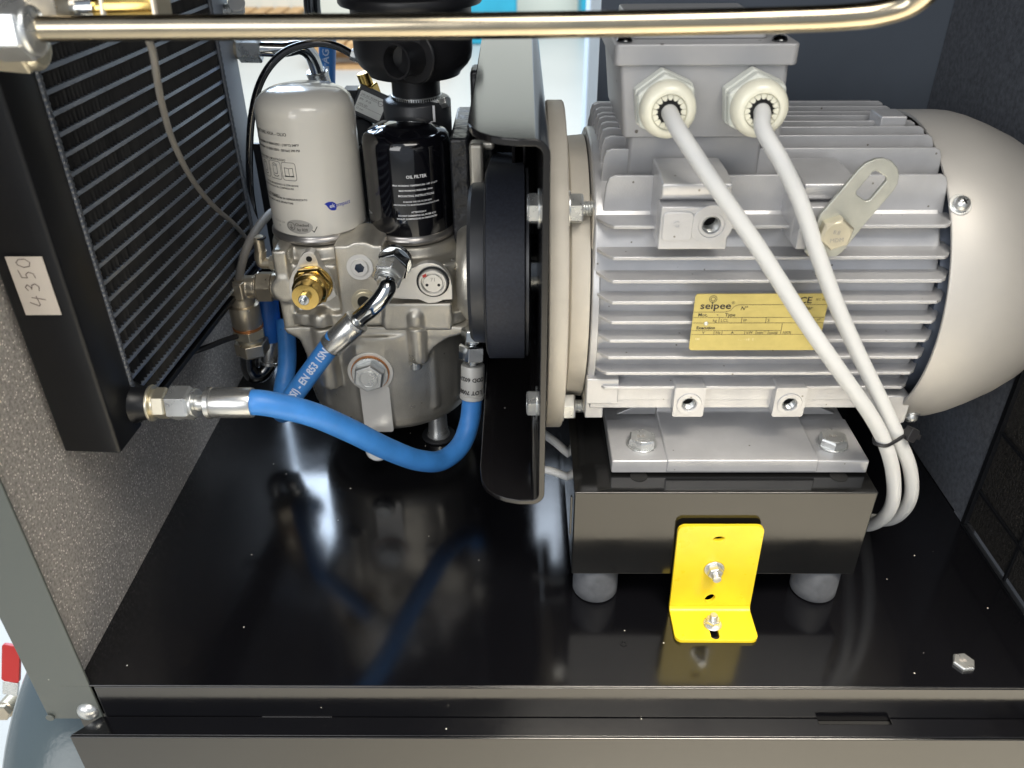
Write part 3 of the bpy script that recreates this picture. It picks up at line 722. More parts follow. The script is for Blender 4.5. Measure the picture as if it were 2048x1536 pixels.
# small bluish cables behind the bracket
for pts, lab in (([at(1080, 862, 520), at(1110, 884, 516), at(1136, 906, 512), at(1180, 930, 520)], 'short pale blue cable under the motor flange, upper of two'),
                 ([at(1070, 936, 520), at(1100, 941, 516), at(1134, 953, 512), at(1190, 975, 520)], 'short pale blue cable under the motor flange, lower of two')):
    b = MB(); b.tube(pts, 3.3, 14, 8); o = b.build('thin_cable', M['cable'], None, angle=80); tag(o, lab, 'cable', 'cables under the flange')

# ================================================================== motor support, mounts, yellow bracket
t = thing('motor_support', (139, 540, 0), 'glossy black box section support under the motor', 'support')
bs0, bs1 = 36.6, 242
b = MB()
b.box(bs0, bs1, 430, 700, 107, 109.2); b.box(bs0+.2, bs1-.2, 430, 432, 32.5, 108.5)
b.box(bs0+.2, bs0+2.2, 432.2, 700, 32.5, 107); b.box(bs1-2.2, bs1-.2, 432.2, 700, 32.5, 107); b.box(bs0+.4, bs1-.4, 432.2, 446, 32.5, 34.5)
b.build('folded_sheet', M['base'], t, bevel=.9, seg=3)
b = MB(); b.box(bs0-2.6, bs0-1.2, 429, 431.5, 72, 106); b.build('corner_flange', M['black'], t, bevel=.4)
for x in (at(1282, 948, 440).x, at(1690, 946, 440).x):
    b = MB(); b.cyl(6, 0, .25, frame((x, 447.5, 109.25), (0, 0, 1)), 28); b.build('slot_hole', M['hole'], t)
mk = None
for u, in ((1190,), (1627,)):
    x = at(u, 1170, 447).x
    for y in (448, 660):
        if mk is None:
            b = MB(); b.lathe([(16.6, 1.2), (17.0, 1.8), (17.0, 8), (16.8, 20), (16.9, 32.3)], frame((x, y, 0), (0, 0, 1)), 40)
            mk = b.build('rubber_mount', M['mount'], t); mx, my = x, y
            b = MB(); b.cyl(15.6, 0, 1.1, frame((x, y, 0), (0, 0, 1)), 40, .3); pk = b.build('mount_plate', M['satin'], mk)
        else:
            c = shift(mk, (x-mx, y-my, 0)); d = pk.copy(); COL.objects.link(d); d.parent = c
# yellow angle bracket
yb = thing('yellow_bracket', (139, 410, 0), 'bright yellow transport angle bracket bolted in front of the support', 'bracket')
YX0, YX1 = 109.2, 169.6
mv = Matrix.Translation((0, 427, 0)) @ Matrix.Rotation(PI/2, 4, 'X')       # x right, y up, z towards camera
top = 84.0
def holev(u, v, sx, sy, rot):
    p = at(u, v, 425); c, s = math.cos(rot), math.sin(rot)
    return [(p.x+x*c-y*s, p.z+x*s+y*c) for x, y in [(sx*math.cos(2*PI*i/16), sy*math.sin(2*PI*i/16)) for i in range(16)]]
outl = [(YX0+.8, 3.4), (YX1-.4, 3.4)]+[(YX1-1.5-5+5*math.cos(a), top-5+5*math.sin(a)) for a in [0, .4, .8, 1.2, PI/2]]+[(YX0-.5+5+5*math.cos(a), top-5+5*math.sin(a)) for a in [PI/2, 1.9, 2.3, 2.7, PI]]
b = MB(); b.prism(outl, 0, 3, mv, holes=[holev(1437, 1076, 3.9, 2.2, .15), holev(1419, 1195, 3.3, 4.6, -.5)])
# bend
n = 8
for i in range(n):
    a0, a1 = PI/2*i/n, PI/2*(i+1)/n
    cy, cz = 420.6, 3.4+3.0
vb = []
for i in range(n+1):
    a = -PI/2*i/n
    for r in (3.4, 6.4):
        yy, zz = 420.6+r*math.cos(a), 6.4+r*math.sin(a)
        vb += [(YX0+.8, yy, zz), (YX1-.4, yy, zz)]
vb = [(x, y, z) for x, y, z in vb]
fb = []
for i in range(n):
    k = i*4; fb += [(k, k+1, k+5, k+4), (k+2, k+6, k+7, k+3), (k, k+4, k+6, k+2), (k+1, k+3, k+7, k+5)]
b2 = MB(); b2.add(vb, fb)
b = MB(); outl[0] = (YX0+.8, 6.4); outl[1] = (YX1-.4, 6.4)
b.prism(outl, 0, 3, mv, holes=[holev(1437, 1076, 3.9, 2.2, .15), holev(1419, 1195, 3.3, 4.6, -.5)])
b.v += b2.v; k0 = len(b.v)-len(b2.v); b.f += [tuple(i+k0 for i in f) for f in b2.f]
c = atz(1427, 1258, 3)
fl = [(YX1-.4, 420.6), (YX0+.8, 420.6)]+[(YX0+5.8+5*math.cos(a), 400+5*math.sin(a)) for a in [PI, PI*1.1, PI*1.25, PI*1.4, PI*1.5]]+[(YX1-5.4+5*math.cos(a), 400+5*math.sin(a)) for a in [PI*1.5, PI*1.6, PI*1.75, PI*1.9, PI*2]]
sl = [(c.x+3.2*math.cos(a), c.y+(6 if math.sin(a) > 0 else -6)+3.2*math.sin(a)) for a in [2*PI*i/16 for i in range(16)]]
b.prism(fl, .1, 3, ID, holes=[sl])
b.build('angle_plate', M['yellow'], yb, bevel=.5, angle=30)
def flange_nut(p, n, parent, nm='bolt', s=1.0, up=(0, 0, 1)):
    m = frame(p, n, up); b = MB(); b.cyl(7.2*s, 0, 1.4, m, 32, .4); b.hexn(9.6*s, 1.4, 6.5*s, m, .3); b.thread(3.2*s, 6.5*s, 11.0*s, m, 1.1); return b.build(nm, M['zinc'], parent, bevel=.25)
flange_nut(at(1428, 1137, 424)+Vector((0, 0, 0)), (0, -1, 0), yb, 'bolt')
flange_nut(Vector((c.x, c.y+4, 3.1)), (0, 0, 1), yb, 'bolt', .92)
# bolt head lying flush in the floor at the right
p = atz(1926, 1327, 0); b = MB(); b.hexn(13.2, 0, 3.0, frame(p, (0, 0, 1)), .1); bo = b.build('floor_bolt', M['zinc'], None, bevel=.3)
tag(bo, 'single bright hex bolt head in the black floor at the far right', 'bolt')
b = MB(); flat_text(b, '8.8', 3.6, frame(p+Vector((-3, -1, 3.12)), (0, 0, 1)), 0, 0, bold=.035); bt = b.build('bolt_marking', M['faint'], bo, flat=True)
p = atz(1247, 1287, 0); b = MB(); b.ring(1.4, 2.6, 0, .5, frame(p, (0, 0, 1)), 20); tag(b.build('small_rivet', M['satin'], None), 'tiny dark rivet in the black floor left of the yellow bracket', 'rivet')

# ================================================================== tall folded bracket around the belt drive
t = thing('drive_bracket', (0, 560, 107), 'tall glossy black folded channel bracket between compressor and motor', 'bracket')
zt, zb, xr = 351.0, 107.0, 15.8
xl_t0, xl_t1 = atz(931, 262, zt).x, atz(961, 84, zt).x
m = Matrix(((1, 0, 0, 0), (0, 0, 1, 0), (0, 1, 0, 0), (0, 0, 0, 1)))
prof = [(-34, zt)]+arc(xr-9, zt-9, 9, PI/2, 0, 10)+arc(xr-9, zb+9, 9, 0, -PI/2, 10)+[(-34, zb), (-34, zb+4)]+arc(xr-9, zb+9, 5, -PI/2, 0, 10)+arc(xr-9, zt-9, 5, 0, PI/2, 10)+[(-34, zt-4)]
b = MB(); b.prism(prof, 420, 735, m); ch_ = b.build('folded_channel', M['black'], t, flat=True)
b = MB()
b.prism([(xr+9, 415), (-1, 420.02), (-8, 422), (-15, 426), (-21, 432), (-25.5, 440), (xl_t0, 452), (xl_t1, 745), (xr+9, 745)], 229, 400)
cu = b.build('cutter', M['black'], None, flat=True)
b = MB()
b.prism([(xr+9, 415), (-1, 420.02), (-9, 422), (-17, 426), (-23, 432), (-27, 441), (-28.5, 455), (-28.5, 745), (xr+9, 745)], 60, 229)
cu2 = b.build('cutter', M['black'], None, flat=True)
def cut_pair(o, c_top, c_bot):
    # keep only what lies inside one of the two outlines, then drop the cutters
    parts = []
    for c_ in (c_top, c_bot):
        md = o.modifiers.new('cut', 'BOOLEAN'); md.operation = 'INTERSECT'; md.object = c_; md.solver = 'EXACT'
        dg = bpy.context.evaluated_depsgraph_get(); dg.update()
        parts.append(bpy.data.meshes.new_from_object(o.evaluated_get(dg))); o.modifiers.remove(md)
    bm = bmesh.new()
    for p_ in parts: bm.from_mesh(p_)
    bmesh.ops.remove_doubles(bm, verts=bm.verts, dist=2e-5)
    kill = [f for f in bm.faces if all(abs(v.co.z*1000+107-229) < .01 for v in f.verts)]
    bmesh.ops.delete(bm, geom=kill, context='FACES_ONLY')
    bmesh.ops.dissolve_limit(bm, angle_limit=.01, verts=bm.verts, edges=bm.edges)
    bmesh.ops.recalc_face_normals(bm, faces=bm.faces)
    bm.to_mesh(o.data); bm.free()
    o.data.polygons.foreach_set('use_smooth', [True]*len(o.data.polygons)); o.data.set_sharp_from_angle(angle=math.radians(35))
    for c_ in (c_top, c_bot): bpy.data.objects.remove(c_)
cut_pair(ch_, cu, cu2)
md = ch_.modifiers.new('edges', 'BEVEL'); md.width = 1.3*MM; md.segments = 3; md.limit_method = 'ANGLE'; md.angle_limit = math.radians(50); md.harden_normals = True
b = MB(); b.box(-26, xr-4.1, 732, 734.8, zb+4.2, zt-4.2); b.build('rear_blocker', M['satin'], t)  # added black sheet, shuts out the bright background behind the belt
b = MB(); b.box(-6, -3.5, 600, 730, 240, 330); b.box(2, 4, 590, 730, 130, 300); b.build('inner_rib', M['black'], t, bevel=.5)
# through bolts and nuts
for u, v in ((1070, 417), (1066, 806)):
    p = at(u, v, 488); z = p.z; hexbolt('bolt', t, (xr-3, 488, z), (-1, 0, 0), 17, 6.6, M['zinc'], washer=12.3, wt=1.8, rot=PI/6)
for u, v in ((1148, 417), (1140, 812)):
    p = at(u, v, 488); z = p.z
    mm_ = frame((xf1+.2, 488, z), (1, 0, 0)); b = MB(); b.cyl(11, 0, 1.2, mm_, 32, .3); b.hexn(16.6, 1.2, 9.2, mm_, PI/6); b.thread(4.9, 9.2, 16.5, mm_, 1.6); b.build('nut', M['zinc'], t, bevel=.25)

# belt drive
xh = at(932, 535, 508).x; xb0, xb1 = at(969, 535, 496).x, at(1052, 535, 496).x
pu = thing('motor_pulley', (0, 564, 218), 'large dark grey belt pulley inside the bracket', 'pulley')
mP = frame((0, 564, 218), (1, 0, 0))
b = MB(); b.lathe([(30, xh+1), (56, xh), (58.5, xh+2.5), (59, xb0-4), (59, xb0-1.5), (30, xb0-1.4)], mP, 96); b.build('hub', M['pulley'], pu)
b = MB(); b.lathe([(40, xb0-1.3), (66, xb0-1.2), (68.5, xb0-.2), (68.5, xb0), (66, xb0+.1), (64, xb0+.2), (64, xb1-.2), (68.6, xb1), (69, xb1+2), (66, xb1+3), (22, xb1+4), (20, 15)], mP, 96); b.build('rim', M['pulley'], pu)
be = MB(); P1, r1, P2, r2 = (564, 218), 68.5, (700, 212), 44
d = math.hypot(P2[0]-P1[0], P2[1]-P1[1]); base_a = math.atan2(P2[1]-P1[1], P2[0]-P1[0]); al = math.acos((r1-r2)/d)
def loop(off):
    L = []
    for i in range(61):
        a = base_a+al+(2*PI-2*al)*i/60; L.append((P1[0]+(r1+off)*math.cos(a), P1[1]+(r1+off)*math.sin(a)))
    for i in range(31):
        a = base_a-al+(2*al)*i/30; L.append((P2[0]+(r2+off)*math.cos(a), P2[1]+(r2+off)*math.sin(a)))
    return L
Lo, Li = loop(2.2), loop(-1); n = len(Lo); vs = []; fs = []
for (y, z) in Lo: vs += [(xb0+.4, y, z), (xb1-.6, y, z)]
for (y, z) in Li: vs += [(xb0+.4, y, z), (xb1-.6, y, z)]
for i in range(n):
    j = (i+1) % n; fs += [(2*i, 2*i+1, 2*j+1, 2*j), (2*n+2*i, 2*n+2*j, 2*n+2*j+1, 2*n+2*i+1), (2*i, 2*j, 2*n+2*j, 2*n+2*i), (2*i+1, 2*n+2*i+1, 2*n+2*j+1, 2*j+1)]
be.add(vs, fs); o = be.build('drive_belt', M['belt'], None, bevel=.5); tag(o, 'wide black flat drive belt wrapped over the pulley', 'belt')

# ================================================================== compressor block
ACTIVE[0] = UNIT
cb = thing('compressor_block', (-130, 710, 4), 'bead blasted aluminium screw compressor block with oil sump', 'compressor')
Sx = at(614, 330, 690).x; S_ = (-181.0, 705.0); O_ = (at(815, 360, 690).x-1, 706.0)
SEPR, OILR = 42.0, 38.3
head = MB()
def yz(u, v, Y): p = at(u, v, Y); return (p.x, p.z)
mY = Matrix(((1, 0, 0, 0), (0, 0, 1, 0), (0, 1, 0, 0), (0, 0, 0, 1)))        # poly (x,z) extruded along Y
head.prism(rrect(-211, -50, 652, 775, 20, 6), 120, 178)
head.lathe([(46, 150), (45, 182), (42, 189)], Matrix.Translation((S_[0], S_[1], 0)), 48)
head.lathe([(44, 150), (43, 180), (40, 187)], Matrix.Translation((O_[0]+1, O_[1], 0)), 48)
head.prism(rrect(-215, -45, 645, 780, 24, 6), 121.5, 133)
x0, x1 = yz(672, 540, 645)[0], yz(768, 540, 645)[0]; head.box(x0, x1, 645, 690, yz(700, 632, 645)[1], yz(700, 492, 645)[1])
p = yz(718, 492, 648); head.cyl(18, 645, 690, mY @ Matrix.Translation((yz(720, 500, 645)[0], p[1]-13, 0)), 32)
# end wall left with flat boss, right boss neck
x0, x1 = yz(553, 560, 650)[0], yz(583, 560, 650)[0]; head.box(x0, x1, 648, 690, yz(560, 660, 650)[1], yz(560, 500, 650)[1])
head.cyl(12, 646, 680, mY @ Matrix.Translation((yz(570, 577, 650)[0], yz(570, 577, 650)[1], 0)), 24)
def lug(u, v0, v1, r, Y):
    a, c_ = at(u, v0, Y), at(u, v1, Y); m = Matrix.Translation((a.x, Y, 0))
    return m, a.z, c_.z, r
for u, v0, v1, r in ((641, 618, 690, 10.2), (831, 614, 690, 9.2)):
    m_, za, zc_, r = lug(u, v0, v1, r, 648)
    head.lathe([(r, 122), (r, za-r*.6), (r*.8, za-r*.2), (r*.45, za), (.5, za+.6)], m_, 24)
head.prism([yz(*q, 650) for q in [(770, 600), (905, 600), (905, 655), (770, 655)]], 643, 660, mY)
ho = head.build('head_casting', M['cast'], cb, remesh=1.5, smooth_it=5)
tank = MB()
C_ = (-131, 717)
tank.lathe([(62, 3), (69, 5.5), (73.5, 11), (76, 20), (77, 40), (78.5, 112)], Matrix.Translation((C_[0], C_[1], 0)), 72, 1.07, .985)
tank.prism(rrect(-215, -45, 644.5, 780, 24, 6), 110, 120.6)
for u, v0, v1, r in ((641, 618, 770, 10.2), (831, 614, 722, 9.2)):
    m_, za, zc_, r = lug(u, v0, v1, r, 648); tank.lathe([(r*.9, zc_), (r, zc_+4), (r, 120.4)], m_, 24)
for poly in ([(776, 662), (797, 686), (812, 716), (852, 716), (868, 692), (895, 674), (938, 662), (938, 648), (776, 648)],
             [(566, 648), (575, 664), (600, 676), (618, 716), (664, 716), (676, 686), (696, 662), (696, 648)]):
    q = [yz(u, v, 648) for u, v in poly]; q = [(x, min(z, 120)) for x, z in q]; tank.prism(q, 645, 664, mY)
x0, x1 = yz(722, 800, 642)[0], yz(782, 800, 642)[0]; tank.box(x0, x1, 640, 670, 12, yz(740, 694, 642)[1])
pd = at(741, 744, 640); tank.cyl(18.5, 640.5, 668, mY @ Matrix.Translation((pd.x, pd.z, 0)), 36)
for a in (-2.35, -2.75, -.55, -.9, -.15):           # vertical drawn ribs
    tank.cyl(7.5, 26, 112, Matrix.Translation((C_[0]+75*math.cos(a), C_[1]+71*math.sin(a), 0)), 16)
tk = tank.build('sump_casting', M['cast'], cb, remesh=1.5, smooth_it=5)
# small feet under the sump
for u, v in ((876, 880),):
    ACTIVE[0] = None; p = atz(u, v+1, 0); b = MB(); b.lathe([(11, 0), (11, 3), (9.5, 8), (9, 16), (9, 44)], Matrix.Translation((p.x, p.y+8, 0)), 28); b.build('foot', M['zinc'], cb)
    b = MB(); b.cyl(16, -.1+.2, 2.4, Matrix.Translation((p.x, p.y+8, 0)), 32, .5); b.build('foot_washer', M['rubber'], cb); ACTIVE[0] = UNIT
p = at(757, 893, 628); b = MB(); b.cyl(11, 0, 10, frame(p, (0, -1, .15)), 32, 1); b.cyl(8.5, 10, 13, frame(p, (0, -1, .15)), 32, .6); b.build('lower_plug', M['zinc'], cb)
# machined pads
def plate(name, poly, Y0, Y1, mt, parent, bev=.35, holes=()):
    q = [yz(u, v, Y0) for u, v in poly]; hs = [[yz(u, v, Y0) for u, v in h] for h in holes]
    b = MB(); b.prism(q, Y0, Y1, mY, holes=hs); return b.build(name, mt, parent, bevel=bev)
lp = [(594, 531), (600, 516), (608, 506), (618, 503), (628, 507), (634, 518), (637, 529), (655, 546), (664, 566), (673, 592), (660, 601), (642, 607), (612, 606), (580, 594), (578, 575), (579, 560), (584, 546)]
plate('machined_pad', lp, 645.5, 655, M['machined'], cb, .4)
b = MB(); b.cyl(2.6, 0, .2, frame(at(618, 518, 645.4), (0, -1, 0)), 20); b.build('pad_hole', M['hole'], cb)
rp = [(813, 539), (831, 534), (840, 529), (852, 526), (866, 526), (878, 530), (888, 538), (895, 547), (901, 558), (904, 572), (905, 599), (886, 600), (876, 605), (857, 607), (838, 599), (805, 598), (790, 596), (777, 592), (781, 575), (788, 560)]
plate('machined_pad', rp, 641.5, 648, M['machined'], cb, .4)
# flat strip below the drain plug
b = MB(); b.prism(rrect(yz(722.5, 800, 640)[0], yz(781.5, 800, 640)[0], 9, yz(740, 772, 640)[1], 3), 639.3, 641, mY); b.build('milled_strip', M['machined'], cb, bevel=.3)
b = MB(); b.ring(16, 21, 639.2, 641, mY @ Matrix.Translation((pd.x, pd.z, 0)), 48); b.build('plug_seat', M['machined'], cb, bevel=.4)
# drain plug
m = frame((pd.x, 639.1, pd.z), (0, -1, 0)); b = MB(); b.ring(12, 17.6, 0, 1.5, m, 40); b.build('copper_washer', M['copper'], cb)
b = MB(); b.cyl(16.8, 1.5, 3.6, m, 40, .5); b.hexn(25.5, 3.6, 12, m, .35); dp = b.build('drain_plug', M['zinc'], cb, bevel=.5)
b = MB(); b.ring(7.4, 8.6, 12, 12.7, m, 36); b.build('raised_ring', M['zinc'], dp, bevel=.3)
# zinc plugs
p = at(720, 534, 644.5); m = frame(p, (0, -1, .1)); b = MB(); b.cyl(11.5, 0, .9, m, 40, .2); b.cyl(7.4, .9, 3.0, m, 36, .4); pl_ = b.build('socket_plug', M['machined'], cb)
b = MB(); b.hexn(7.5, 2.6, 3.1, m, .2, False); b.build('hex_socket', M['darkst'], pl_)
p = at(729, 603, 644.2); m = frame(p, (0, -1, .1)); b = MB(); b.ring(8.6, 11.5, 0, .8, m, 36); b.ring(6, 8.8, 0, 2.5, m, 36); pl_ = b.build('recessed_plug', M['zincy'], cb)
b = MB(); b.cyl(6.3, .1, .9, m, 24); b.build('hex_socket', M['darkst'], pl_)
# sight glass
p = at(866, 563, 641.4); m = frame(p, (0, -1, 0)); b = MB(); b.ring(12.6, 14.1, 0, 1.2, m, 48); b.build('o_ring', M['rubber'], cb)
b = MB(); b.lathe([(12.4, 0), (12.4, 3), (11.6, 4), (10.2, 4), (9.6, 2.4), (9.6, .2)], m, 48); sg = b.build('sight_glass', M['machined'], cb)
b = MB(); b.cyl(8.4, .2, 1.6, m @ Matrix.Translation((0, -1.2, 0)), 40, .3); b.build('indicator_disc', M['paper'] if False else M['machined'], sg)
b = MB(); flat_text(b, '71', 5, m @ Matrix.Translation((-2.2, .8, 1.75))); b.build('indicator_number', M['faint'], sg, flat=True)
b = MB()
for x in (-5.2, 5): b.cyl(1.3, 1.6, 1.8, m @ Matrix.Translation((x, -2.6, 0)), 16)
b.build('pin_hole', M['hole'], sg)
b = MB(); b.prism([(-8.6, 7.4), (-5.2, 9.4), (-4.6, 6.6), (-7.6, 5.4)], 4.05, 4.3, m); b.build('red_mark', M['red'], sg)
# round cover on the right end, stud under the right lug
b = MB(); p = at(914, 560, 690); m = frame((-46, 690, at(914, 545, 690).z), (1, 0, 0)); b.lathe([(40, -10), (44, -6), (46, -2), (46, 3), (43, 6), (20, 6)], m, 64); b.build('shaft_cover', M['cast'], cb)
p = at(831, 722, 648); b = MB(); b.cyl(6, -7, 1, Matrix.Translation((p.x, 648, p.z)), 28, .6); b.build('stud', M['zinc'], cb)
# black air end behind the filters; second box added to cover a bright gap
q0, q1 = at(900, 268, 705), at(938, 300, 690)
b = MB(); b.box(q0.x, q1.x, 690, 800, 60, q0.z); b.box(q1.x-.5, -24, 745, 775, 60, 318); b.build('air_end', mat('rough_black_casting', (.014, .015, .018, 1), .4, 0, .5, bump=(60, 1, 4)), cb, bevel=3)
b = MB(); p = at(700, 330, 730); b.box(-150, -118, 745, 800, 150, 250); b.build('pipe_manifold', M['satin'], cb, bevel=3)
b = MB(); q = at(955, 300, 700); b.box(q.x-5, q.x+7, 660, 672, 120, at(955, 285, 665).z); b.box(q.x-5, q.x+16, 668, 676, at(955, 285, 665).z-8, at(955, 285, 665).z); b.build('pulley_guard_strap', M['cast'], cb, bevel=3)

# brass minimum-pressure valve
bv = thing('brass_valve', at(622, 570, 640), 'polished brass pressure valve screwed in the left machined pad', 'valve')
p = at(627, 567, 645.4); m = frame(p, (0, -1, .06))
b = MB(); b.cyl(17, 0, 2.5, m, 48, .6); b.hexn(31, 2.6, 9, m, .1); b.build('hex_base', M['brass'], bv, bevel=.6)
b = MB(); b.lathe([(14, 9), (14.5, 10), (14.5, 17), (12.4, 19), (11.6, 30), (11.2, 31), (2, 31.2)], m, 56); b.build('cap', M['brass'], bv)
b = MB(); b.hexn(7.4, 31.1, 35.5, m, .2); b.cyl(4.6, 35.5, 37.2, m, 28, .4); b.cyl(2.3, 37.2, 42, m, 24, .5); b.build('locking_nut', M['chrome'], bv, bevel=.2)

# ================================================================== filters
def ang_on(c, r, u, v):
    Y = c[1]-r
    for _ in range(8):
        p = at(u, v, Y); s = max(-.98, min(.98, (p.x-c[0])/r)); Y = c[1]-r*math.sqrt(1-s*s)
    return math.asin(s), p.z
def cyltext(mb, txt, u, v, s, c, r, align='RIGHT', **k):
    a, z = ang_on(c, r, u, v); wrap_round(mb, txt, s, c, r+.12, a, z, align=align, **k)
def wrap_poly(mb, polys, c, r, a0, z0, sc=1.0, off=.12):
    cut = []
    for poly in polys:
        lo, hi = min(p[0] for p in poly), max(p[0] for p in poly); x = lo
        if hi-lo < 2.5: cut.append(poly); continue
        while x < hi:
            q = clipx(clipx(list(poly), x, True), x+1.2, False); x += 1.2
            if len(q) >= 3: cut.append(q)
    for poly in cut:
        vs = []
        for x, y in poly: a = a0+x*sc/r; vs.append((c[0]+(r+off)*math.sin(a), c[1]-(r+off)*math.cos(a), z0+y*sc))
        mb.add(vs, [tuple(range(len(vs)))])
def outline(poly, wd, closed=True):
    out = []; n = len(poly); rng = n if closed else n-1
    for i in range(rng):
        a, c_ = Vector(poly[i]), Vector(poly[(i+1) % n]); d = (c_-a)
        if d.length < 1e-5: continue
        d.normalize(); nn = Vector((-d.y, d.x))*wd/2; a = a-d*wd*.3; c_ = c_+d*wd*.3
        out.append([tuple(a+nn), tuple(a-nn), tuple(c_-nn), tuple(c_+nn)])
    return out
sf = thing('separator_filter', (S_[0], S_[1], 190), 'tall beige spin-on separator canister with printed instructions', 'filter')
m = Matrix.Translation((S_[0], S_[1], 0)); zt_ = 316.5
b = MB(); r = SEPR-.6
b.lathe([(r, 199), (r, zt_-20), (r-.6, zt_-15), (r-2.6, zt_-10.5), (r-6.5, zt_-6.5), (r-13, zt_-3), (r-22, zt_-.9), (.01, zt_)], m, 96); b.build('can', M['pearl'], sf, angle=60)
b = MB(); b.lathe([(r-3, 190.5), (r+.8, 191), (r+1.9, 192.8), (r+1.6, 195), (r+.3, 196.4), (r-.4, 198), (r-.1, 199.4), (r-3, 199.6)], m, 96); b.build('rolled_seam', M['rim'], sf, angle=60)
R_ = SEPR-.6
b = MB(); K = dict(c=S_, r=R_)
cyltext(b, 'SEPARATORE ARIA - OLIO', 573, 273, 3.7, bold=.018, **K)
cyltext(b, 'TEMPERATURA MASSIMA DI ESERCIZIO : (120°C) 248°F', 598, 293, 2.5, bold=.03, **K)
cyltext(b, 'PRESSIONE MASSIMA DI ESERCIZIO : (20 bar) 290 PSI', 600, 304, 2.5, bold=.03, **K)
cyltext(b, 'ISTRUZIONI PER IL MONTAGGIO', 571, 323, 2.6, bold=.02, **K)
cyltext(b, 'SOSTITUIRE SECONDO LE ISTRUZIONI', 597, 374, 2.1, bold=.02, **K)
cyltext(b, 'DI MANUTENZIONE DEL COMPRESSORE', 588, 380, 2.1, bold=.02, **K)
cyltext(b, 'ATTENZIONE ! !', 560, 393, 2.2, bold=.028, **K)
cyltext(b, 'ASSICURARSI CHE IL COMPRESSORE SIA DEPRESSURIZZATO', 615, 402, 2.2, bold=.028, **K)
cyltext(b, 'PRIMA DI SMONTARE IL SEPARATORE', 587, 409, 2.2, bold=.028, **K)
a0, z0 = ang_on(S_, R_, 596, 362); PP = []
for i in range(3):
    X = -13.2*(i+1)-.6*i
    PP += outline(rrect(X, X+12.6, 0, 15, 2, 3), .34)
    if i == 0: 
        PP += outline([(X+2.6, 4), (X+6.3, 3.4), (X+10, 4), (X+10, 10.6), (X+6.3, 10), (X+2.6, 10.6)], .4)+outline([(X+6.3, 3.4), (X+6.3, 10)], .35, False)
        PP += outline([(X+2.2, 3.4), (X+10.4, 3.4)], .7, False)
    else:
        PP += outline(rrect(X+4, X+8.6, 4.4, 11.5, 1, 2), .38)+outline([(X+3.5, 3.4), (X+5, 2.2), (X+8, 2.2), (X+9.4, 3.2)], .5, False)+outline([(X+3.6, 12.4), (X+6, 13.4), (X+9, 11.9)], .4, False)
wrap_poly(b, PP, S_, R_, a0, z0)
b.build('printed_text', M['ink'], sf, flat=True)
# logo
b = MB(); a0, z0 = ang_on(S_, R_, 649, 414)
leaf = [(0, 2.6), (1.8, 3.6), (4.4, 4.1), (7.6, 3.7), (10.2, 2), (11, -.4), (10.8, -2.8), (10, -4.2), (8.6, -4.6), (5.8, -4.0), (3.8, -2.2), (2.4, .2), (1.2, 1.9)]
wrap_poly(b, [leaf], S_, R_, a0, z0, .95)
wrap_round(b, 'ompact', 5.0, S_, R_+.14, a0+9.4/R_, z0-1.5, bold=.006)
b.build('logo_print', M['inkb'], sf, flat=True)
b = MB(); wrap_round(b, 'ek', 5.0, S_, R_+.22, a0+4.2/R_, z0-1.5, bold=.012); b.build('logo_letters', mat('white_logo', (.8, .8, .8, 1), .4), sf, flat=True)
# oval check sticker
b = MB(); a0, z0 = ang_on(S_, R_, 598, 454)
wrap_poly(b, [circ(0, 0, 1, 40, 12.3, 6.4)], S_, R_, a0, z0, 1, .08); b.build('oval_sticker', M['sticker'], sf, flat=True)
b = MB(); wrap_poly(b, outline(circ(-7.4, 0, 3.6, 24), .4)+outline([(-7.4, 2), (-7.4, -1)], .4, False)+outline([(-9.2, -1), (-5.6, -1)], .4, False)+outline([(-8.7, -1.8), (-6.1, -1.8)], .4, False)+outline([(-8, -2.6), (-6.8, -2.6)], .4, False)+outline([(11.5, -2.8), (12.8, -4.4), (15.8, .4)], .7, False), S_, R_, a0, z0, 1, .16)
wrap_round(b, 'Checked', 3.5, S_, R_+.16, a0-3.4/R_, z0+.7, bold=.014); wrap_round(b, 'by 020', 3.5, S_, R_+.16, a0-1.9/R_, z0-3.6, bold=.014); b.build('sticker_text', M['ink'], sf, flat=True)
b = MB(); wrap_round(b, '2022-06-224', 2.6, S_, R_+.12, a0-14/R_, z0+1.3, align='RIGHT'); wrap_round(b, '00', 2.6, S_, R_+.12, a0-20/R_, z0-2.6, align='RIGHT'); b.build('date_print', M['faint'], sf, flat=True)

of = thing('oil_filter', (O_[0], O_[1], 188), 'glossy black spin-on oil filter with white print', 'filter')
m = Matrix.Translation((O_[0], O_[1], 0)); r = OILR-.8; zt_ = 285.5
b = MB(); b.lathe([(r, 196), (r, zt_-16), (r-.8, zt_-11.5), (r-3, zt_-8), (r-6, zt_-6), (r-8.5, zt_-5), (r-14, zt_-2.2), (r-24, zt_-.5), (.01, zt_)], m, 96); b.build('can', M['oil'], of, angle=60)
b = MB(); b.lathe([(r-3, 188), (r+1.4, 188.4), (r+2.4, 190.2), (r+2.0, 192.6), (r+.5, 194), (r-.2, 195.4), (r, 196.6), (r-3, 197)], m, 96); b.build('rolled_seam', M['rim'], of, angle=60)
b = MB(); K = dict(c=O_, r=r, align='CENTER')
cyltext(b, 'OIL FILTER', 833, 356, 3.7, bold=.02, **K)
cyltext(b, 'MAX WORKING TEMPERATURE : 248° C/120°F', 832, 372, 1.95, bold=.028, **K)
cyltext(b, 'MAX WORKING PRESSURE : 20 bar', 833, 382, 1.95, bold=.028, **K)
cyltext(b, 'MOUNTING INSTRUCTIONS', 834, 393, 2.5, bold=.018, **K)
cyltext(b, 'CHANGE THE OIL FILTER BOX', 836, 404, 1.85, bold=.02, **K)
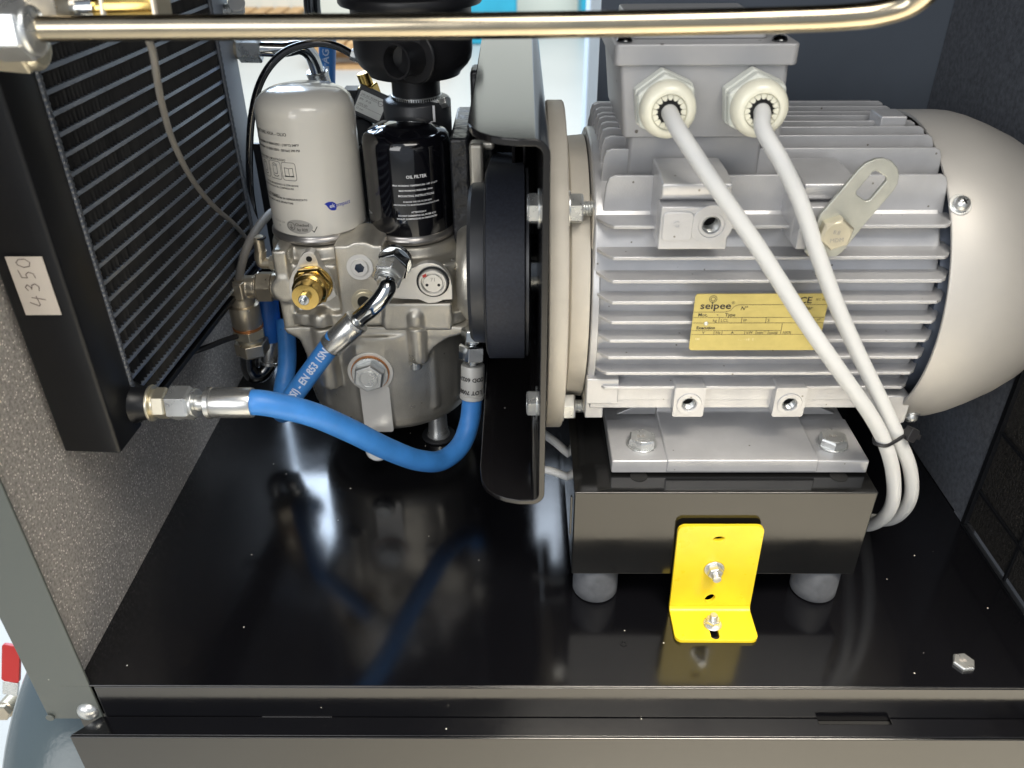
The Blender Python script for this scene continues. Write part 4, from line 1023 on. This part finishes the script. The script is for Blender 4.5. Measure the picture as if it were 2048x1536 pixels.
cyltext(b, 'ACCORDING TO MAINTENANCE INSTRUCTIONS', 835, 410.5, 1.85, bold=.02, **K)
cyltext(b, 'ATTENTION !!', 838, 425, 2.0, bold=.03, **K)
cyltext(b, 'DO NOT DISMANTLE OIL FILTER BOX', 836, 432, 2.0, bold=.03, **K)
cyltext(b, 'WHILST COMPRESSORS IN PRESSURIZED', 836, 438.5, 2.0, bold=.03, **K)
b.build('printed_text', M['inkw'], of, flat=True)
K['align'] = 'RIGHT'; b = MB(); cyltext(b, 'compact', 745, 428, 3.0, **K); b.build('side_print', M['inkw'], of, flat=True)

# ================================================================== air intake filter
ax_, ay_ = at(829, 130, 760).x, 760
ai = thing('air_intake_filter', (ax_, ay_, 290), 'matt black plastic air intake filter housing above the oil filter', 'air filter')
m = Matrix.Translation((ax_, ay_, 0)); zz = lambda v, Y=710: at(829, v, Y).z
b = MB(); b.lathe([(15, 280), (21.5, 282), (21.5, zz(178)), (30, zz(174)), (40, zz(172)), (41, zz(166)), (47.5, zz(150)), (50.5, zz(138)), (51.5, zz(122)), (51.5, 380), (50, 381)], m, 96); b.build('housing', M['blackpl'], ai, angle=50)
zl = at(820, 24, 705).z
b = MB(); b.lathe([(50, zl), (60, zl), (61, zl+1.5), (61, zl+7), (59.5, zl+8.5), (54, zl+9), (53, zl+12), (53, zl+70), (30, zl+72)], m, 96); b.build('lid', M['blackpl'], ai, angle=50)
b = MB(); ip = at(793, 123, 694); m2 = frame(ip, (-.55, -1, .05)); b.lathe([(13.6, -26), (13.6, -4), (14.2, 0), (14, 1.2), (12.2, 1.2), (11.8, -2), (11.8, -22)], m2, 48, close=True); b.cyl(21, -26, -22, m2, 48, 1); b.cyl(11.9, -22, -14, m2, 40); b.build('inlet_spout', M['blackpl'], ai)
b = MB(); b.lathe([(22.2, zz(214, 735)), (22.8, zz(213, 735)), (22.8, zz(201, 735)), (22.2, zz(200, 735))], m, 64); cl_ = b.build('hose_clamp', M['zinc'], ai)
b = MB()
for i in range(22):
    a = -PI/2-1.0+i*.095; b.box(22.7, 23.2, -.5, .5, zz(213, 735), zz(202, 735), m @ Matrix.Rotation(a, 4, 'Z'))
b.build('worm_slot', M['darkst'], cl_)
q = at(890, 201, 745); mm_ = frame(q+Vector((-5, 0, -3)), (1, -.35, .35)); b = MB(); b.box(-5, 5, -5, 5, -9, 1, mm_); b.hexn(8, 1, 8, mm_); b.cyl(4.6, 8, 9, mm_, 24, .3); b.build('clamp_screw', M['zinc'], cl_, bevel=.6)
b = MB(); zz2 = at(845, 212, 730).z; b.lathe([(29.5, 235), (30.5, 240), (30.5, zz2-2), (29, zz2), (22, zz2+1), (20, zz2+6), (20, zz2+10)], m, 72); b.build('intake_collar', M['pulley'], ai, angle=50)
b = MB(); b.box(ax_-22, ax_+34, 745, 790, 150, 240); b.build('intake_valve_body', M['satin'], ai, bevel=3)
b = MB(); q = at(868, 230, 731); b.box(q.x-1, q.x+1, 731, 732, q.z-10, q.z+8); b.build('label_strip', M['inkw'], ai)

# solenoid valve between the filters
so = thing('solenoid_valve', at(745, 205, 770), 'small grey solenoid coil with white label behind the two filters', 'valve')
q = at(742, 208, 760); m = frame(q, (-.12, -1, .45)) @ Matrix.Rotation(math.radians(-22), 4, 'Z')
b = MB(); b.box(-16, 15, -14, 13, -22, 0, m); b.build('coil', M['coil'], so, bevel=1.5)
b = MB(); b.prism(rrect(-13, 13, -11, 8, 1.5), .1, .6, m); lb = b.build('label', mat('silver_label', (.85, .86, .82, 1), .45), so)
b = MB(); mk_ = m @ Matrix.Translation((0, 0, .7))
for i, s_ in enumerate(('24V AC 50/60Hz', '8W   IP 65', '100% ED', '22 mm')): flat_text(b, s_, 2.6, mk_, -11.5, 4-i*4.2)
for yy_ in (3.2, -5.2): strip(b, [(-12.5, yy_), (12.5, yy_)], .25, mk_)
b.ring(2.2, 2.6, 0, .05, mk_ @ Matrix.Translation((8.5, 3.5, 0)), 20)
b.build('label_print', M['faint'], lb, flat=True)
b = MB(); q = at(738, 180, 775); m = frame(q, (-.25, -.1, 1)); b.hexn(17, -9, 5, m, .2); b.cyl(6, 5, 16, m, 24); b.build('brass_hex', M['brass'], so, bevel=.5)
b = MB(); q = at(704, 205, 775); b.box(q.x-7, q.x+7, 770, 790, q.z-26, q.z+12); b.cyl(12, -15, 0, frame(at(722, 262, 765), (0, -1, .3)), 28, 1.5); b.build('connector', M['blackpl'], so, bevel=1.5)

# ================================================================== hoses and fittings
def ferrule(mb, p0, p1, r, n=8):
    d = Vector(p1)-Vector(p0); L = d.length; m = frame(p0, d)
    mb.lathe([(r*.80, 0), (r*.98, .6), (r*1.04, 1.2), (r*1.04, 4.2), (r*.97, 4.8), (r, 5.6), (r, L-1.2), (r*.96, L)], m, n*4)
    return m, L
HR = 8.6
# hose A: radiator to the pulley side
ACTIVE[0] = None
h = thing('hydraulic_hose', at(700, 862, 480), 'thick blue hydraulic hose sagging in front of the sump', 'hose', 'blue hydraulic hoses')
nb = hp+Vector((14.5, 0, 0)); e0 = at(412, 806, 452); e1 = at(506, 805, 452)
b = MB(); m = frame(nb, (e0-nb)); L = (e0-nb).length
b.hexn(21, .5, 15.5, m, .25); b.cyl(9.8, 15.5, 18, m, 32, .4); b.cyl(5.4, 18, L+1, m, 28); b.build('swivel_nut', M['zinc'], h, bevel=.7)
b = MB(); ferrule(b, e0, e1, 10.2); b.build('ferrule', M['ferrule'], h)
M['ferrule2'] = mat('matt_ferrule', (.55, .54, .51, 1), .5, .25, bump=(500, .15, .15))
f0, f1 = at(944, 797, 584), at(946, 729, 590)
b = MB(); pa = [e1-(e1-e0).normalized()*6, e1+(e1-e0).normalized()*4, at(560, 812, 455), at(625, 829, 463), at(700, 861, 478), at(775, 898, 500), at(840, 921, 522), at(885, 920, 542), at(920, 892, 560), at(938, 848, 576), f0+Vector((0, 0, -2)), f0+(f1-f0)*.2]
b.tube(pa, HR, 28, 12); b.build('hose_body', M['blue'], h, angle=80)
b = MB(); m, L = ferrule(b, f0, f1, 10.0); b.build('ferrule', M['ferrule2'], h)
b = MB()
def ftext(txt, s, along, around, flip):
    vs, fs = text_mesh(txt, s, align='CENTER', bold=.03); out = []
    ax = (f1-f0).normalized(); nr = Vector((0, -1, 0)); nr = (nr-ax*nr.dot(ax)).normalized(); tt = Vector((1, 0, 0)); tt = (tt-ax*tt.dot(ax)-nr*tt.dot(nr)).normalized()
    for x, y in vs:
        a = (around-x)/10.15; pos = f0+ax*(along-y); out.append(pos+(nr*math.cos(a)+tt*math.sin(a))*10.3)
    b.add(out, fs)
ftext('COD 602743', 5.0, 22, -2.5, 1); ftext('LOT 70087', 5.0, 10.5, -2.5, 1); b.build('ferrule_text', M['ink'], h, flat=True)
b = MB(); m = frame(f1, (f1-f0)); b.lathe([(6.2, 0), (6.2, 3.5), (9.5, 4), (9.8, 5.4)], m, 32); b.hexn(22, 5.4, 19, m, .5); b.lathe([(7.5, 19), (7.5, 22)], m, 24); b.hexn(19, 22, 32, m, .2); b.build('swivel_nut', M['chrome'], h, bevel=.8)
# hose B: elbow at the centre of the head
ACTIVE[0] = UNIT
h = thing('hydraulic_hose', at(640, 720, 600), 'blue hose lettered EN 853 1SN crossing down from the chrome elbow', 'hose', 'blue hydraulic hoses')
n0 = at(790, 524, 641)
b = MB(); m = frame(n0, (-.12, -1, -.05)); b.cyl(14.8, -4, 1.5, m, 40, .5); b.hexn(25, 1.5, 12, m, .3); b.build('adapter_nut', M['darkst'] if False else M['chrome'], h, bevel=.7)
m = frame(n0+m.to_3x3() @ Vector((0, 0, 12.2)), (-.2, -1, -.25)); b = MB(); b.hexn(23.5, 0, 13, m, .1); b.cyl(9.2, 13, 15.5, m, 32, .8); b.build('swivel_nut', M['zinc'], h, bevel=.7)
s0 = m @ Vector((0, 0, 12)); fb0, fb1 = at(716, 640, 600), at(661, 693, 598)
b = MB(); b.tube([s0, m @ Vector((0, 0, 17)), at(776, 572, 602), at(764, 594, 598), at(746, 614, 597), fb0+(fb0-fb1).normalized()*2, fb0+(fb1-fb0)*.15], 7.3, 28, 10); b.build('elbow_pipe', M['chrome'], h, angle=80)
b = MB(); ferrule(b, fb0, fb1, 10.8); b.build('ferrule', M['ferrule'], h)
b = MB(); db = (fb1-fb0).normalized()
hs = at(588, 789, 602); he = at(661, 690, 598)
pb = [he.lerp(hs, -.14), he.lerp(hs, -.05), he.lerp(hs, .0), he.lerp(hs, .33), he.lerp(hs, .66), hs, he.lerp(hs, 1.1), at(571, 824, 624), at(562, 820, 650), at(566, 776, 674), at(574, 730, 690), at(574, 690, 705), at(570, 640, 720)]
b.tube(pb, 8.8, 28, 12); b.build('hose_body', M['blue'], h, angle=80)
b = MB(); st, en = at(588, 789, 602), at(661, 690, 598); axd = (en-st)
wrap_along(b, 'PSI) - EN 853 1SN', 9.4, st, axd, EYE-(st+en)/2+Vector((-40, 0, 40)), 9.1, fit=axd.length*.99, bold=.03); b.build('hose_text', mat('hose_lettering', (.62, .70, .85, 1), .5), h, flat=True)
# hose C: behind the left elbow fitting
h = thing('hydraulic_hose', at(535, 640, 720), 'short blue ribbed hose rising behind the left nickel elbow', 'hose', 'blue hydraulic hoses')
b = MB(); b.tube([at(541, 676, 722), at(536, 640, 722), at(532, 600, 725), at(534, 560, 735)], 12.0, 24, 10); b.build('hose_body', mat('ribbed_blue_hose', (.02, .13, .46, 1), .3, 0, .5, bump=(240, .5, .8)), h, angle=80)
b = MB(); ferrule(b, at(538, 728, 716), at(543, 668, 722), 10); b.build('ferrule', M['ferrule'], h)
b = MB(); b.tube([at(496, 712, 705), at(499, 736, 704), at(508, 750, 704), at(522, 748, 708), at(533, 736, 713), at(538, 726, 716)], 8.2, 24, 10); b.build('elbow_pipe', M['darkst'], h, angle=80)

# left nickel elbow fitting
e = thing('elbow_fitting', at(480, 600, 700), 'large nickel elbow fitting screwed in the left side of the block', 'fitting')
Ye = 700; pa_, pb_ = at(480, 573, Ye), at(552, 573, Ye)
b = MB(); m = frame(pb_, (-1, 0, 0)); L = (pb_-pa_).length
b.cyl(13, -3, 2.5, m, 36, .5); b.hexn(26, 2.5, 17, m, .3); b.cyl(12.2, 17, 19, m, 36, .4); b.build('hex_nut', M['nickel'], e, bevel=.7)
b = MB(); b.cyl(10.8, 18.5, L, m, 36); vd = (at(487, 650, Ye)-pa_); mv_ = frame(pa_, (0, 0, -1)); b.sphere(11.4, Matrix.Translation(pa_), 28); b.cyl(11.2, -2, 24, mv_, 36); b.box(-8.5, 8.5, -8.5, 8.5, -12.2, -3, frame(pa_, (.2, 1, 0))); b.build('elbow_body', M['nickel'], e, remesh=.9, smooth_it=3)
def zv(v): return at(484, v, Ye).z
m = Matrix.Translation((pa_.x, Ye, 0)); tilt = (at(497, 715, Ye)-pa_)
b = MB(); b.lathe([(11, zv(606)), (14.0, zv(608)), (14.4, zv(612)), (14.4, zv(646)), (13.6, zv(650))], m, 40); b.build('reducer', M['nickel'], e)
b = MB(); b.cyl(14.6, zv(654), zv(650.2), m, 40); b.build('copper_ring', M['copper'], e)
b = MB(); m4 = Matrix.Translation((pa_.x, Ye, zv(654)-.1)) @ Matrix.Rotation(PI, 4, 'X'); b.hexn(28, 0, 10.5, m4, .25); b.cyl(11.8, 10.5, 15.5, m4, 32); b.build('hex_adapter', M['zincy'], e, bevel=.7)
b = MB(); b.hexn(29, 15, 29, m4, .6); b.cyl(9.5, 29, 31, m4, 32); b.build('swivel_nut', M['nickel'], e, bevel=.9)
# small push-in elbow above it
e = thing('small_elbow', at(525, 510, 705), 'small nickel push-in elbow above the large elbow fitting', 'fitting')
q = at(523, 525, 700); b = MB(); b.tube([at(521, 500, 700), at(521, 516, 700), at(525, 525, 700), at(536, 526, 700), at(552, 526, 700)], 5.4, 24, 8); b.build('elbow_body', M['nickel'], e, angle=80)
b = MB(); b.cyl(4.9, 0, 15, frame(at(521, 503, 700), (0, 0, 1)), 28, .6); b.build('push_sleeve', M['nickel'], e)
b = MB(); b.hexn(12.5, 0, 5, frame(at(541, 526, 700), (1, 0, 0)), .4); b.build('hex_nut', M['nickel'], e, bevel=.3)
b = MB(); b.cyl(5.2, 0, 1.8, frame(at(521, 477, 700)+Vector((0, 0, 0)), (0, 0, 1)), 24, .4); b.build('release_ring', M['rubber'], e)

# wires and thin hoses
ACTIVE[0] = None
cable('thin_wire', [at(292, 70, 425), at(304, 98, 430), at(313, 150, 440), at(322, 200, 460), at(345, 280, 500), at(385, 360, 550), at(430, 415, 610), at(468, 448, 660), at(492, 478, 690), at(500, 500, 700)], 1.9, 'wire', 'thin grey wire hanging across the cooler fins', 'wire')
ACTIVE[0] = UNIT
cable('grey_hose', [at(640, 405, 790), at(585, 408, 775), at(545, 424, 745), at(516, 455, 715), at(494, 495, 690), at(482, 535, 690), at(476, 575, 705)], 3.9, 'wire', 'grey pipe curving behind the separator down to the elbow', 'pipe')
cable('air_line', [at(716, 118, 770), at(700, 106, 770), at(672, 92, 768), at(640, 86, 765), at(606, 90, 762), at(570, 104, 758), at(540, 132, 752), at(518, 172, 750), at(504, 230, 752), at(499, 300, 756), at(500, 370, 762), at(508, 430, 772), at(516, 470, 780), at(512, 520, 790)], 3.4, 'oil', 'thin black air line arching over the separator top', 'hose')
cable('brake_cable', [at(385, 704, 640), at(420, 692, 650), at(450, 680, 665), at(475, 672, 690)], 2.6, 'rubber', 'short black hose stub crossing behind the cooler bottom corner', 'hose')
b = MB(); q = at(708, 112, 770); b.hexn(9, 0, 8, frame(at(702, 108, 769), (1, 0, -.35)), .2); b.cyl(3.6, 8, 14, frame(at(702, 108, 769), (1, 0, -.35)), 20); tag(b.build('hose_connector', M['zinc'], None, bevel=.3), 'tiny zinc connector joining the air line to the intake filter', 'connector')

ACTIVE[0] = None
# upper left: cooler outlet with elbow pipe
e = thing('outlet_fitting', at(500, 95, 745), 'zinc screw fitting on the rear top corner of the cooler', 'fitting')
q0 = at(448, 98, 740); m = frame(q0, (1, 0, -.02)); b = MB(); b.cyl(9, -6, 2, m, 32); b.hexn(16, 2, 9, m, .2); b.cyl(8, 9, 13, m, 28); b.build('adapter', M['nickel'], e, bevel=.5)
b = MB(); b.hexn(19, 13, 32, m, .4); b.build('swivel_nut', M['zinc'], e, bevel=.7)
h = thing('upper_hose', at(640, 120, 790), 'blue hose with lettering hanging behind the separator top', 'hose')
b = MB(); b.tube([q0+Vector((28, 0, 0)), at(570, 99, 745), at(600, 95, 752), at(620, 108, 760), at(633, 138, 768), at(637, 160, 772)], 6.2, 24, 10); b.build('elbow_pipe', M['chrome'], h, angle=80)
b = MB(); ferrule(b, at(633, 140, 771), at(650, 196, 778), 9.6); b.build('ferrule', M['ferrule'], h)
b = MB(); b.tube([at(656, 40, 800), at(655, 90, 800), at(654, 150, 800), at(654, 200, 802)], 7.8, 24, 8); b.build('hose_body', M['blue'], h, angle=80)
b = MB(); st, en = at(655, 168, 800), at(655, 90, 800); wrap_along(b, 'TALFAG', 9.0, st, en-st, EYE-st+Vector((-200, 0, 0)), 7.95, bold=.022); b.build('hose_text', bpy.data.materials['hose_lettering'], h, flat=True)
b = MB(); b.tube([at(622, -30, 800), at(624, 10, 800), at(628, 50, 800)], [7.5]*3, 24, 0); b.build('dark_pipe', M['darkst'], h, angle=80)
e = thing('bleed_screw', at(465, 18, 735), 'threaded screw poking out of the cooler rear tank top', 'screw')
m = frame(at(435, 24, 730), (1, 0, .12)); b = MB(); b.thread(5.5, 0, 13, m, 2); b.build('thread', M['zinc'], e)
for v in (8, 22):
    b = MB(); b.cyl(7, 0, 2.6, frame(at(474, v, 730), (0, -1, .6)), 32, .8); b.build('white_washer', M['cable'], e)

# steel pipe across the top
p = thing('steel_pipe', at(900, 55, 398), 'long polished steel pipe running across the top of the frame', 'pipe')
b = MB(); pts = [at(78, 58, 398), at(400, 55, 398), at(800, 53, 398), at(1200, 48, 398), at(1560, 40, 398), at(1680, 35, 398), at(1760, 26, 396), at(1822, 6, 393), at(1862, -28, 388), at(1885, -80, 384)]
b.tube(pts, 5.65, 40, 12); b.build('pipe_body', M['tube'], p, angle=80)
m = frame(at(-30, 62, 398), (1, 0, 0)); s = (at(75, 60, 398)-at(-30, 62, 398)).length
b = MB(); b.hexn(23, s-19, s-2.5, m, .35); b.lathe([(11.6, s-2.6), (11, s-.5), (7, s+1.8)], m, 36); b.cyl(12.5, s-26, s-19.2, m, 36, 1); b.build('union_nut', M['zinc'], p, bevel=.9)
e = thing('pipe_union', at(60, 90, 415), 'big zinc elbow union behind the pipe nut at the top left', 'fitting')
m = frame(at(40, 92, 412), (1, 0, -.1)); b = MB(); b.hexn(22, -14, 6, m, .1); b.lathe([(11, 6), (10, 9), (8, 11)], m, 36); b.build('union_body', M['zincy'], e, bevel=1)
m = frame(at(92, 20, 425), (0, .2, 1)); b = MB(); b.hexn(22, -6, 10, m, .3); b.cyl(9, 10, 30, m, 32); b.build('upper_nut', M['nickel'], e, bevel=.8)
e = thing('brass_union', at(270, 15, 440), 'brass coloured union fitting behind the steel pipe at the top left', 'fitting')
m = frame(at(125, 22, 432), (1, 0, .03)); px = (at(226, 22, 432)-at(126, 22, 432)).length/100
b = MB(); b.cyl(9.4*.8, 0, 74*px, m, 36); b.build('steel_sleeve', M['chrome'], e)
b = MB(); b.cyl(5.8, 74*px, 92*px, m, 28); b.lathe([(8.5, 92*px), (8.8, 102*px), (8.8, 190*px), (8.0, 198*px)], m, 36); b.build('brass_barrel', M['brass'], e)
b = MB(); b.hexn(19, 194*px, 206*px, m, .3); b.build('hex_collar', M['nickel'], e, bevel=.5)
b = MB(); b.hexn(18, 92*px, 104*px, m, .2); b.build('hex_collar', M['nickel'], e, bevel=.5)
